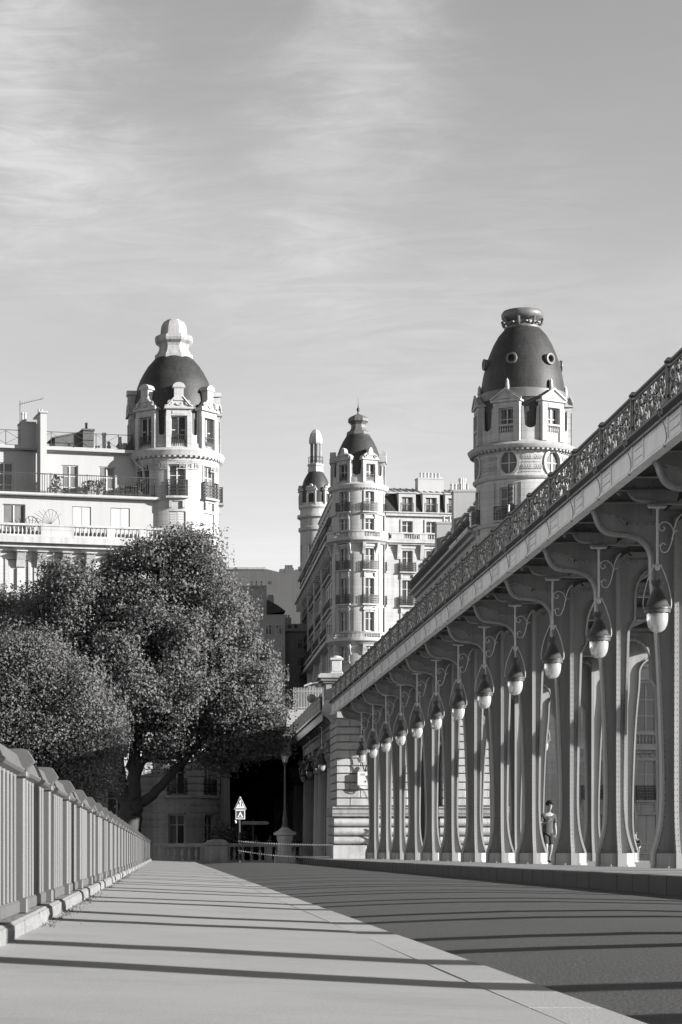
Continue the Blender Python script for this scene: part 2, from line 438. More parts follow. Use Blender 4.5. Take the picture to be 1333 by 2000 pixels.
# ------------------------------------------------------------ the metro viaduct
XC, XF, ZA, SPC, IZ = 10.68, 15.85, 47.4, 6.0, 0.155
VROT = 0.0032
MID = (XF - XC)/2
viad = thing('metro_viaduct', 'long elevated steel metro viaduct on two rows of slender flared columns with an ornate railing', 'viaduct', (0, ZA, 0), VROT)
def VL(x, y, z): return viad_M @ Vector((x, y, z))
viad_M = Matrix.Translation((0, ZA, 0)) @ Matrix.Rotation(VROT, 4, 'Z')
Lw = [(-.44,0),(-.44,.33),(-.41,.42),(-.36,.58),(-.305,.82),(-.268,1.1),(-.252,1.5),(-.255,2.2),(-.285,3.2),(-.335,4.4),(-.40,5.3),(-.47,6.0),(-.485,6.53)]
Sw = [(-.485,6.53),(-.52,6.66),(-.60,6.80),(-.74,6.92),(-.92,6.985),(-1.12,7.01),(-1.32,7.03),(-1.46,7.08),(-1.57,7.19),(-1.635,7.33),(-1.68,7.47),(-1.76,7.565)]
Rw = [(.40,0),(.40,.33),(.365,.42),(.31,.58),(.255,.82),(.215,1.1),(.19,1.6),(.195,2.4),(.215,3.6),(.255,4.8),(.275,5.5),(.30,5.62),(.40,5.80),(.43,5.9),(.435,6.35)]
Aw = [(.435,6.35),(.46,6.58),(.54,6.80),(.68,6.97),(.88,7.06),(1.1,7.09),(MID,7.09)]
def bez(a, n):   # Catmull-Rom smoothing of a polyline
    out = []
    P = [Vector(a[0])] + [Vector(p) for p in a] + [Vector(a[-1])]
    for i in range(1, len(P)-2):
        for j in range(n):
            t = j/n; p0, p1, p2, p3 = P[i-1], P[i], P[i+1], P[i+2]
            out.append(tuple(0.5*((2*p1) + (p2-p0)*t + (2*p0-5*p1+4*p2-p3)*t*t + (3*p1-p0-3*p2+p3)*t**3)))
    out.append(tuple(a[-1])); return out
Ls, Rs = bez(Lw[2:], 2), bez(Rw[2:], 2)
Ss, As = bez(Sw, 2), bez(Aw, 2)
Ls = [(-.44, .30)] + Ls; Rs = [(.40, .30)] + Rs
col = MB()
TOPW = 8.05
outline = Ls[:-1] + Ss + [(-1.76, TOPW), (MID, TOPW)] + As[::-1][:-1] + Rs[::-1]
col.prism(outline, -.02, .02, 'y')
FL = .13
Lf = [(-.44, 0), (-.44, .2)] + Ls; Rf = [(.40, 0), (.40, .2)] + Rs
col.strip(Lf[:-1] + Ss, .05, -FL, FL); col.strip(Rf[:-1] + As, .055, -FL*.8, FL*.8)
# inner angle irons beside the flanges
def off(path, d):
    out = []
    P = [Vector(p) for p in path]
    for i in range(len(P)):
        t = (P[min(i+1, len(P)-1)] - P[max(i-1, 0)]).normalized(); out.append(P[i] + Vector((-t.y, t.x))*d)
    return [tuple(p) for p in out]
La, Ra = off(Ls[1:-1] + Ss, -.055), off(Rs[1:-1] + As, .055)
col.strip(La, .085, -.032, .032); col.strip(Ra, .085, -.032, .032)
# web along the bridge, with its end ribs that turn into the portal
Vw = [(.42,.30),(.39,.42),(.34,.58),(.285,.82),(.25,1.1),(.225,1.6),(.225,2.4),(.24,4.4),(.255,6.2),(.255,7.35)]
Vs = bez(Vw, 2)
col.prism([(-y_, z_) for y_, z_ in Vs] + [(y_, z_) for y_, z_ in Vs[::-1]], -.02, .02, 'x')
for s_ in (-1, 1):
    pth = [(s_*.42, 0)] + [(s_*y_, z_) for y_, z_ in Vs]
    col.strip(pth, .03, -.048, .048, 'yz')
    rib = bez([(0,6.3),(0,6.9),(.03,7.12),(.12,7.28),(.28,7.36),(.5,7.38),(MID,7.38)], 3)
    col.strip(rib, .10, s_*.21 - .03, s_*.21 + .03)
    col.strip(rib, .03, min(s_*.21, 0), max(s_*.21, 0))
# lower chord of the bracket web and stiffeners
col.strip(bez([(-1.66, 7.60), (-1.52, 7.46), (-1.30, 7.40), (-1.14, 7.36), (-1.02, 7.26), (-.92, 7.23), (0, 7.23), (MID, 7.24)], 3), .09, -.05, .05)
for u in (-.45, .35, 1.5): col.box(u-.03, u+.03, -.07, .07, 7.42, TOPW)
column_me = col.mesh('column', M_['iron'], 30)
base = MB()
def octa(hx, hy, c): return [(-hx+c,-hy),(hx-c,-hy),(hx,-hy+c),(hx,hy-c),(hx-c,hy),(-hx+c,hy),(-hx,hy-c),(-hx,-hy+c)]
base.prism(octa(.40, .37, .22), 0, .315, 'z')
base.prism(octa(.425, .385, .22), 0, .05, 'z')
base.box(-.06, .06, -.405, .405, 0, .31)
base_me = base.mesh('column_base', M_['iron'])
rv = MB()
def rivet(p, n_, r=.026):
    n_ = Vector(n_); t = Vector((0,0,1)).cross(n_) if abs(n_.z) < .9 else Vector((1,0,0)); t.normalize(); b_ = n_.cross(t); p = Vector(p)
    rv.add([p + t*r, p + b_*r, p - t*r, p - b_*r, p + n_*r*.75], [(0,1,4),(1,2,4),(2,3,4),(3,0,4)])
def along(path, step):
    out = []; acc = 0
    for a, b_ in zip(path, path[1:]):
        a, b_ = Vector(a), Vector(b_); l = (b_-a).length
        while acc < l: out.append(a + (b_-a)*(acc/l)); acc += step
        acc -= l
    return out
for p in along(La, .115) + along(Ra, .115):
    for s_ in (-1, 1): rivet((p.x, s_*.033, p.y), (0, s_, 0))
for p in along(Vs[1:], .12):
    for s_ in (-1, 1):
        rivet((.03, s_*(p.x+.016), p.y), (0, s_, 0), .016); rivet((-.035, s_*(p.x+.016), p.y), (0, s_, 0), .016)
        rivet((-.021, s_*(p.x-.06), p.y), (-1, 0, 0)); rivet((.021, s_*(p.x-.06), p.y), (1, 0, 0))
for p in along([(-1.52, 7.46), (-1.14, 7.36), (-.92, 7.23), (0, 7.23), (MID, 7.24)], .16): rivet((p.x, -.052, p.y), (0, -1, 0), .036)
rivet_me = rv.mesh('rivets', M_['iron'])
KS = range(-8, 12)
for kk in KS:
    for x, rz in ((XC, 0), (XF, PI)):
        c = link('column', column_me, viad, (x, kk*SPC, IZ), rz); link('column_base', base_me, c)
        if kk >= -2: link('rivets', rivet_me, c, kind='stuff')
# fascia girders: one panel of 3 m, with flanges, rivets, inset bars
GX, GB, GT, RT = 8.86, 7.71, 8.30, 9.17
fm = MB()
fm.box(-.012, .012, 0, 3.0, GB, GT)
fm.box(-.10, .10, 0, 3.0, GB-.03, GB); fm.box(-.055, -.012, 0, 3.0, GB, GB+.075)
gc_me = MB().prism([(-.0125, GT-.10), (-.06, GT-.10), (-.06, GT-.05), (-.12, GT-.02), (-.16, GT), (-.16, GT+.05), (-.0125, GT+.05)], 0, 3.0, 'y').mesh('girder_cornice', M_['rail'])  # dark iron imitates the shade below the railing
fm.box(-.03, -.012, 0, .10, GB+.075, GT-.10); fm.box(-.03, -.012, 2.0, 2.06, GB+.075, GT-.10)
for z_ in (GB+.20, GT-.22):
    fm.box(-.032, -.012, 2.12, 2.9, z_, z_+.028)

rv = MB()
for i in range(25):
    rivet((-.056, .06 + i*.12, GB+.04), (-1,0,0), .022); rivet((-.062, .06 + i*.12, GT-.075), (-1,0,0), .022); rivet((-.013, .06 + i*.12, GT-.15), (-1,0,0), .018)
for i in range(4): rivet((-.031, .05, GB+.12 + i*.085), (-1,0,0), .02)
fm.merge(rv)
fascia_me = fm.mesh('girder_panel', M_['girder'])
# thin iron drop consoles below each railing post, with a scroll on top
km = MB()
km.tube(bez([(-.16, 0, GT-.02), (-.17, 0, GT-.10), (-.10, 0, GT-.22), (-.06, 0, GT-.36), (-.05, 0, GT-.48), (-.07, 0, GT-.58)], 3), .010, 5)
km.tube([(-.17 + .055*cos(a)*(1-a/14), .0, GT-.02 + .055*sin(a)*(1-a/14)) for a in [i*.6 for i in range(16)]], .016, 5)
for s_ in (-1, 1):
    km.tube([(-.15, s_*(.10 + .06*cos(a)*(1-a/12)), GT-.03 + .06*sin(a)*(1-a/12)) for a in [i*.6 for i in range(14)]], .015, 5)
km.lathe([(0, GT-.66), (.03, GT-.63), (.03, GT-.60), (0, GT-.57)], 6, -.08, 0)
cons_me = km.mesh('console', M_['iron'])
pm = MB()
pm.cbox(-.055, .055, -.055, .055, GT+.05, RT-.02, .012); pm.cbox(-.08, .08, -.08, .08, RT-.03, RT+.04, .02); pm.cbox(-.05, .05, -.05, .05, RT+.04, RT+.07, .015); pm.cbox(-.075, .075, -.075, .075, GT+.05, GT+.13, .015)
rpost_me = pm.mesh('railing_post', M_['rail'])
# ornate cast panel
om = MB()
def spiral(cy, cz, r, a0, turns, d=1, n=14):
    return [(0, cy + r*(1-.8*i/n)*cos(a0 + d*2*PI*turns*i/n), cz + r*(1-.8*i/n)*sin(a0 + d*2*PI*turns*i/n)) for i in range(n+1)]
zb, zt = GT+.09, RT-.10
om.box(-.035, .035, 0, 2.9, RT-.035, RT+.005); om.box(-.02, .02, 0, 2.9, RT-.115, RT-.085); om.box(-.03, .03, 0, 2.9, GT+.06, GT+.095)
rr = random.Random(5)
for u in range(7):
    c0 = .21 + u*.413; fl = 1 if u % 2 else -1
    om.tube(bez([(0, c0-.17*fl, zb), (0, c0-.13*fl, zb+.22), (0, c0+.04*fl, zb+.36), (0, c0+.15*fl, zb+.52), (0, c0+.10*fl, zt)], 3), .014, 4)
    om.tube(spiral(c0-.03*fl, zb+.17, .115, .4, 1.4, fl), .014, 4)
    om.tube(spiral(c0+.05*fl, zt-.15, .11, 2.6, 1.4, -fl), .014, 4)
    om.tube(spiral(c0+.13*fl, zb+.30, .07, 1.6, 1.2, fl, 9), .012, 4)
    om.tube(spiral(c0-.13*fl, zt-.24, .065, 5.0, 1.2, -fl, 9), .012, 4)
    for _ in range(24):      # acanthus leaves
        cy, cz = c0 + rr.uniform(-.19, .19), rr.uniform(zb+.03, zt-.03); a = rr.uniform(0, 6.28); l, w_ = rr.uniform(.05, .11), rr.uniform(.02, .038)
        dx = rr.uniform(-.025, .025)
        om.add([(dx, cy - l*cos(a), cz - l*sin(a)), (-.012+dx, cy - w_*sin(a), cz + w_*cos(a)), (dx+.014, cy + l*cos(a), cz + l*sin(a)), (-.012+dx, cy + w_*sin(a), cz - w_*cos(a))], [(0,1,2,3)])
    om.tube([(0, c0+.2065, zb), (0, c0+.2065, zt)], .011, 4)
    om.tube(spiral(c0+.2065, zt-.04, .05, 0, 1.0, 1, 8), .010, 4)
panel_me = om.mesh('railing_panel', M_['rail'])
y = -8*SPC - 3.0 + 1.4; n = 0
while y < 118.9 - ZA - 2:
    for x, rz, dy in ((GX, 0, 0), (XC + XF - GX, PI, 3.0)):
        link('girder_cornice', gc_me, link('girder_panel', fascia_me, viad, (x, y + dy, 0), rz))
        if rz == 0 or y > -12:
            link('railing_post', rpost_me, viad, (x, y, 0), rz); link('railing_panel', panel_me, viad, (x, y + .05 + (2.9 if rz else 0), 0), rz)
        if rz == 0: link('console', cons_me, viad, (x, y, 0))
    y += 3.0
VEND = y
# deck plates, stringers, cross frames, pipes
Y0, Y1 = -8*SPC - 4, VEND
part('deck_plate', MB().box(GX+.02, XC+XF-GX-.02, Y0, Y1, GT-.09, GT+.03), M_['deck'], viad)
for x in (XC, XF): part('stringer', MB().box(x-.12, x+.12, Y0, Y1, 7.72, GT-.10).box(x-.2, x+.2, Y0, Y1, 7.68, 7.715), M_['deck'], viad)
for x in (9.7, 12.4, 14.1, 16.8): part('stringer', MB().box(x-.05, x+.05, Y0, Y1, 7.98, GT-.10).box(x-.12, x+.12, Y0, Y1, 7.95, 7.978), M_['deck'], viad)
for x, r_ in ((12.0, .09), (12.35, .06), (14.6, .11)):
    part('pipe', MB().tube([(x, Y0, 7.62), (x, Y1, 7.62)], r_, 8), M_['iron'], viad, smooth=40)
xm = MB(); xm.box(GX+.05, XC+XF-GX-.05, -.012, .012, 7.74, GT-.1); xm.box(GX+.1, XC-.2, -.07, .07, 7.72, 7.745)
for i in range(30): 
    rv = MB(); rivet((GX+.2+i*.28, -.013, 7.80), (0,-1,0), .026); xm.merge(rv)
xm_me = xm.mesh('cross_beam', M_['deck'])
lb = MB()   # scrolled bracket that carries a lantern plate
path = bez([(-1.62, 0, 7.32), (-1.67, 0, 7.36), (-1.645, 0, 7.43), (-1.56, 0, 7.45), (-1.47, 0, 7.41), (-1.42, 0, 7.33), (-1.36, 0, 7.25), (-1.24, 0, 7.20), (-1.02, 0, 7.19), (-.93, 0, 7.16), (-.88, 0, 7.12)], 3)
lb.tube(path, .042, 6)
pp = [(p[0], p[2]) for p in path if p[0] > -1.6][2:]
lb.prism(pp + [(-.5, 7.12), (-.35, 7.74), (-1.45, 7.74)], -.012, .012, 'y')
lb.strip([(-.88, 7.13), (.1, 7.13)], .03, -.05, .05); lb.box(-1.06, -.70, -.08, .08, 7.075, 7.11); lb.box(-.35, -.3, -.06, .06, 7.1, 7.76)
lb_me = lb.mesh('lantern_bracket', M_['iron'], 40)
for kk in range(-8, 12):
    yy = kk*SPC - 2.4
    link('cross_beam', xm_me, viad, (0, yy, 0)); link('cross_beam', xm_me, viad, (0, yy+1.6, 0)); link('cross_beam', xm_me, viad, (0, yy-1.6, 0))
    for x, rz in ((XC, 0), (XF, PI)):
        link('lantern_bracket', lb_me, viad, (x, yy, .33), rz)
# lanterns: things of their own, hanging from those brackets
def lantern_parts(root):
    m = MB(); m.tube([(0,0,0), (0,0,-1.26)], .024, 7); m.cbox(-.17, .17, -.075, .075, -.03, 0, .01); m.lathe([(0,-.06),(.045,-.05),(.05,-.03)], 8)
    part('rod', m, M_['lamprod'], root, smooth=40)
    m = MB()
    m.tube(bez([(.50,0,-.14),(.40,0,-.26),(.33,0,-.48),(.29,0,-.70),(.20,0,-.90),(.09,0,-.90),(.06,0,-.80),(.11,0,-.73),(.17,0,-.77)], 3), .011, 5)
    m.tube(bez([(.33,0,-.50),(.28,0,-.38),(.19,0,-.31),(.08,0,-.33),(.03,0,-.42),(.09,0,-.49),(.15,0,-.44),(.12,0,-.40)], 3), .011, 5)
    m.tube(bez([(.29,0,-.66),(.33,0,-.54),(.38,0,-.48),(.42,0,-.50)], 3), .010, 5)
    m.tube([(-.03,0,-.36), (.05,0,-.36)], .014, 5); m.tube([(-.03,0,-.78), (.06,0,-.78)], .014, 5)
    part('scroll', m, M_['lamprod'], root, smooth=50)
    m = MB()
    m.box(-.09, .09, -.02, .02, -1.21, -1.16); m.lathe([(.03,-1.28),(.05,-1.25),(.05,-1.17),(.03,-1.15)], 8)
    for s_ in (-1, 1): m.tube(bez([(s_*.06,0,-1.17),(s_*.13,0,-1.3),(s_*.22,0,-1.55),(s_*.275,0,-1.8),(s_*.285,0,-1.98),(s_*.25,0,-2.07)], 3), .012, 5)
    part('hanger', m, M_['lamprod'], root, smooth=50)
    m = MB()
    n_ = 20; prof = [(.125,-1.49),(.13,-1.52),(.09,-1.59),(.085,-1.63),(.13,-1.75),(.19,-1.88),(.225,-1.98),(.27,-2.02)]
    m.lathe(prof, n_, cap=False)
    for k in range(10):     # crown points and skirt leaves
        a = 2*PI*k/10
        for r_, z0, dz, dw in ((.125, -1.49, .035, .11), (.272, -2.02, -.035, .10)):
            p = lambda q, r2, z_: (r2*sin(a+q), -r2*cos(a+q), z_)
            m.add([p(-dw*2.2, r_, z0), p(dw*2.2, r_, z0), p(0, r_*1.1, z0+dz)], [(0,1,2)])
    m.lathe([(.0,-1.5),(.09,-1.56)], 10, cap=False)
    h = part('hood', m, M_['lampiron'], root, smooth=45)
    part('vent_plate', MB().add([(.105,-.105,-1.90),(.155,-.06,-1.90),(.11,-.035,-1.74),(.075,-.08,-1.74)], [(0,1,2,3)]), M_['lamprod'], h)
    m = MB(); m.lathe([(.255,-2.015),(.285,-2.03),(.285,-2.055),(.262,-2.06),(.255,-2.13),(.225,-2.14),(.20,-2.12)], n_, cap=False)
    part('collar', m, M_['lampiron'], root, smooth=35)
    m = MB(); m.lathe([(.205,-2.12),(.215,-2.16),(.21,-2.28),(.19,-2.38),(.15,-2.46),(.09,-2.505),(.03,-2.52),(0,-2.522)], 24, cap=False)
    part('globe', m, M_['lampglass'], root, smooth=80)
lant = None
for kk in range(-7, 12):
    for side_, x, rz in (('street', XC-.88, 0), ('far', XF+.88, PI)):
        if kk < 0: continue
        p = VL(x, kk*SPC - 2.4, 7.405)
        if side_ == 'street': lab = 'bell shaped lantern hanging along the street side of the viaduct, ' + ordinal(kk) + ' from right'
        else: lab = 'bell shaped lantern behind the columns on the viaduct\'s far side, ' + ordinal(kk-1) + ' from right'
        if side_ == 'far' and not (1 <= kk <= 9): continue
        if lant is None:
            lant = thing('hanging_lantern', lab, 'lantern', p, VROT, 'lanterns hanging along the street side'); lantern_parts(lant); o = lant
        else:
            o = copy_tree(lant); o.location = p; o['label'] = lab
        o.rotation_euler = (0, 0, rz + VROT + random.uniform(-.05, .05))
        o['group'] = 'lanterns hanging along the street side' if side_ == 'street' else 'lanterns hanging along the far side'
# metro signal standing at the railing
q = VL(GX+.15, (82 - ZA), 0); sy = 80.0
sg = thing('metro_signal', 'dark rail signal lamp on a curved pale post above the viaduct railing', 'signal', (PX(998, sy), sy, PZ(1000, sy)))
part('post', MB().tube(bez([(0.05,0,-.35),(-.03,0,-.2),(-.07,0,.05),(-.05,0,.35)], 3), .03, 6), M_['lamprod'], sg, smooth=40)
part('signal_head', MB().cbox(-.11, .11, -.06, .06, .25, 1.0, .05), M_['black'], sg)
for z_ in (.45, .63, .81): part('lens', MB().lathe([(.055, 0), (.06, .09), (.05, .09), (.045, .02), (0, .02)], 10).xf(Matrix.Translation((0, -.06, z_)) @ Matrix.Rotation(R(90), 4, 'X')), M_['glass'], sg)
# ------------------------------------------------------------ building helpers
def grid_lines(a, b, extra, step):
    xs = sorted(set([a, b] + [e for e in extra if a < e < b])); out = []
    for p, q in zip(xs, xs[1:]):
        n = max(1, int(math.ceil((q-p)/step)))
        out += [p + (q-p)*i/n for i in range(n)]
    return out + [b]
def wallg(mb, u0, u1, v0, v1, holes, P, depth=.3, du=50, dv=50):
    us = grid_lines(u0, u1, [h[0] for h in holes] + [h[1] for h in holes], du)
    vs = grid_lines(v0, v1, [h[2] for h in holes] + [h[3] for h in holes], dv)
    def inside(u, v): return any(h[0] < u < h[1] and h[2] < v < h[3] for h in holes)
    idx = {}
    def pt(i, j):
        if (i, j) not in idx: idx[i, j] = len(V); V.append(P(us[i], vs[j], 0))
        return idx[i, j]
    V, Fc = [], []
    for i in range(len(us)-1):
        for j in range(len(vs)-1):
            if not inside((us[i]+us[i+1])/2, (vs[j]+vs[j+1])/2):
                Fc.append((pt(i,j), pt(i+1,j), pt(i+1,j+1), pt(i,j+1)))
    for h in holes:
        hu = [u for u in us if h[0]-1e-9 <= u <= h[1]+1e-9]
        a, b, c, d = max(h[0], u0), min(h[1], u1), max(h[2], v0), min(h[3], v1)
        if b <= a or d <= c: continue
        for p, q in zip(hu, hu[1:]):
            for v in (c, d):
                if v in (v0, v1) and (h[2] < v0 or h[3] > v1): continue
                n = len(V); V += [P(p, v, 0), P(q, v, 0), P(q, v, depth), P(p, v, depth)]; Fc.append((n, n+1, n+2, n+3))
        for u in (a, b):
            n = len(V); V += [P(u, c, 0), P(u, d, 0), P(u, d, depth), P(u, c, depth)]; Fc.append((n, n+1, n+2, n+3))
    return mb.add(V, Fc)
def pbox(mb, P, u0, u1, v0, v1, d0, d1, nu=1):
    for i in range(nu):
        a, b = u0 + (u1-u0)*i/nu, u0 + (u1-u0)*(i+1)/nu
        mb.add([P(a,v0,d0),P(b,v0,d0),P(b,v0,d1),P(a,v0,d1),P(a,v1,d0),P(b,v1,d0),P(b,v1,d1),P(a,v1,d1)],
               [(0,3,2,1),(4,5,6,7),(0,1,5,4),(1,2,6,5),(2,3,7,6),(3,0,4,7)])
    return mb
wr = random.Random(11)
def window(b, P, u0, u1, v0, v1, depth=.3, style='french', rows=2, glass=None):
    """joinery, panes and, when shut, shutters in one wall opening"""
    w = u1-u0; f = .07; d = depth
    m = MB()
    pbox(m, P, u0, u0+f, v0, v1, d-.10, d); pbox(m, P, u1-f, u1, v0, v1, d-.10, d)
    pbox(m, P, u0+f, u1-f, v1-f, v1, d-.10, d); pbox(m, P, u0+f, u1-f, v0, v0+f*1.3, d-.10, d)
    c = (u0+u1)/2
    pbox(m, P, c-.045, c+.045, v0+f*1.3, v1-f, d-.11, d)
    hs = [v0+f*1.3] + [v0 + (v1-v0)*k/rows for k in range(1, rows)] + [v1-f]
    if rows == 2: hs[1] = v0 + (v1-v0)*.66
    for k in range(1, rows):
        pbox(m, P, u0+f, c-.045, hs[k]-.025, hs[k]+.025, d-.09, d); pbox(m, P, c+.045, u1-f, hs[k]-.025, hs[k]+.025, d-.09, d)
    wo_ = part('window', m, M_['frame'], b)
    for a, q in ((u0+f, c-.045), (c+.045, u1-f)):
        if style == 'shut':
            m = MB(); pbox(m, P, a-.03, q+.03, v0+.03, v1-.04, d-.19, d-.145)
            n = int((v1-v0)/.16)
            for k in range(n): pbox(m, P, a+.04, q-.04, v0+.1 + k*.16, v0+.17 + k*.16, d-.205, d-.19)
            part('shutter', m, M_['shutter'], wo_)
        else:
            for k in range(rows):
                m = MB(); n = 1
                m.add([P(a, hs[k], d-.05), P(q, hs[k], d-.05), P(q, hs[k+1], d-.05), P(a, hs[k+1], d-.05)], [(0,1,2,3)])
                part('pane', m, M_[glass or ('curtain' if wr.random() < .35 else 'glass')], wo_)
    return wo_
def surround(b, P, u0, u1, v0, v1, t=.16, proud=.06, sill=True, lintel=.0, mt='stone'):
    m = MB()
    pbox(m, P, u0-t, u0-.002, v0, v1+t, -proud, .02); pbox(m, P, u1+.002, u1+t, v0, v1+t, -proud, .02)
    pbox(m, P, u0-.002, u1+.002, v1+.002, v1+t, -proud, .02, 2)
    if sill: pbox(m, P, u0-t-.06, u1+t+.06, v0-.16, v0-.004, -proud-.10, .02, 2)
    if lintel: pbox(m, P, u0-t-.08, u1+t+.08, v1+t+.004, v1+t+lintel, -proud-.14, .02, 2)
    part('window_surround', m, M_[mt], b)
def iron_rail(b, P, u0, u1, v0, h, d, step=.13, scroll=True, slab=True, sides=True, name='balcony_railing', nu=3):
    m = MB(); n = max(2, int((u1-u0)/step))
    pbox(m, P, u0, u1, v0+h-.05, v0+h, d-.03, d+.03, nu); pbox(m, P, u0, u1, v0+.06, v0+.10, d-.015, d+.015, nu); pbox(m, P, u0, u1, v0+h-.2, v0+h-.17, d-.012, d+.012, nu)
    for k in range(n+1):
        u = u0 + (u1-u0)*k/n; pbox(m, P, u-.014, u+.014, v0, v0+h-.05, d-.014, d+.014)
    if scroll:
        for k in range(n):
            u = u0 + (u1-u0)*(k+.5)/n
            for q in range(3):
                z_ = v0 + .16 + q*.22
                if z_ + .14 < v0+h-.2: m.add([P(u-.05, z_+.07, d), P(u, z_, d), P(u+.05, z_+.07, d), P(u, z_+.15, d)], [(0,1,2,3)])
    if sides:
        for u in (u0, u1):
            pbox(m, P, u-.02, u+.02, v0+h-.05, v0+h, d, -.01)
            for k in range(1, 5): 
                dd = d*k/5; pbox(m, P, u-.012, u+.012, v0, v0+h-.05, dd-.012, dd+.012)
    part(name, m, M_['black'], b)
    if slab:
        m = MB(); pbox(m, P, u0-.06, u1+.06, v0-.14, v0-.004, d-.08, .02, nu); pbox(m, P, u0+.1, u1-.1, v0-.30, v0-.144, d*.4, .02, nu)
        for u in (u0+.2, u1-.2): pbox(m, P, u-.09, u+.09, v0-.75, v0-.304, d*.55, .02); 
        part('balcony_slab', m, M_['stone'], b)
bal_prof = [(.055,0),(.055,.05),(.035,.08),(.05,.16),(.065,.24),(.055,.34),(.032,.46),(.028,.52),(.045,.55),(.045,.60)]
def baluster_mesh(h, mt, r=1.0): return MB().lathe([(a*r, z_*h/.6) for a, z_ in bal_prof], 7).mesh('baluster', mt, 50)
def stone_balustrade(b, P, u0, u1, v0, h, d, piers, mt='stone', gap=.19, name='balustrade', nu=1, stuff=False, fat=1.15):
    """rail, plinth and pedestals as one part, every baluster a part of its own"""
    m = MB(); pbox(m, P, u0, u1, v0, v0+h*.2, d-.02, d+.24, nu); pbox(m, P, u0, u1, v0+h*.84, v0+h, d-.05, d+.27, nu)
    for a, q in piers: pbox(m, P, a, q, v0+h*.2, v0+h*.84, d, d+.22, max(1, nu//3))
    br = part(name, m, M_[mt], b)
    bm_ = baluster_mesh(h*.64, M_[mt], fat)
    cuts = sorted(piers); run = []; x = u0
    for a, q in cuts: run.append((x, a)); x = q
    run.append((x, u1)); allb = MB()
    for a, q in run:
        n = int((q-a)/gap)
        for k in range(n):
            p = P(a + (q-a)*(k+.5)/n, v0+h*.2, d+.11)
            if stuff: allb.merge(MB().lathe([(r_*1.15, z_*h*.64/.6) for r_, z_ in bal_prof], 6), Matrix.Translation(p))
            else: link('baluster', bm_, br, p)
    if stuff and allb.v: part('balusters', allb, M_[mt], br, kind='stuff')
    return br
def ringpart(name, b, prof, mt, n=56, smooth=35, cx=0, cy=0): return part(name, MB().lathe(prof, n, cx, cy), M_[mt], b, smooth=smooth)
def dentils(b, r, z0, z1, n, w, dep=.14, name='dentils', mt='stone'):
    m = MB()
    for k in range(n):
        s0 = len(m.v); m.box(-w/2, w/2, -r-dep, -r+.05, z0, z1); m.xf(Matrix.Rotation(2*PI*k/n, 4, 'Z'), s0)
    part(name, m, M_[mt], b, kind='stuff')
def cylP(r, cx=0, cy=0): return lambda u, v, d: (cx + (r-d)*sin(u/r), cy - (r-d)*cos(u/r), v)
def flatP(x0, y0, a):
    """wall through (x0,y0); u runs along angle a, d goes inward (left of u turned 90 deg ccw)"""
    ca, sa = cos(a), sin(a)
    return lambda u, v, d: (x0 + u*ca - d*sa, y0 + u*sa + d*ca, v)
def rot_part(name, mb, mt, b, th, smooth=None): return part(name, mb, mt, b, None, th, smooth)
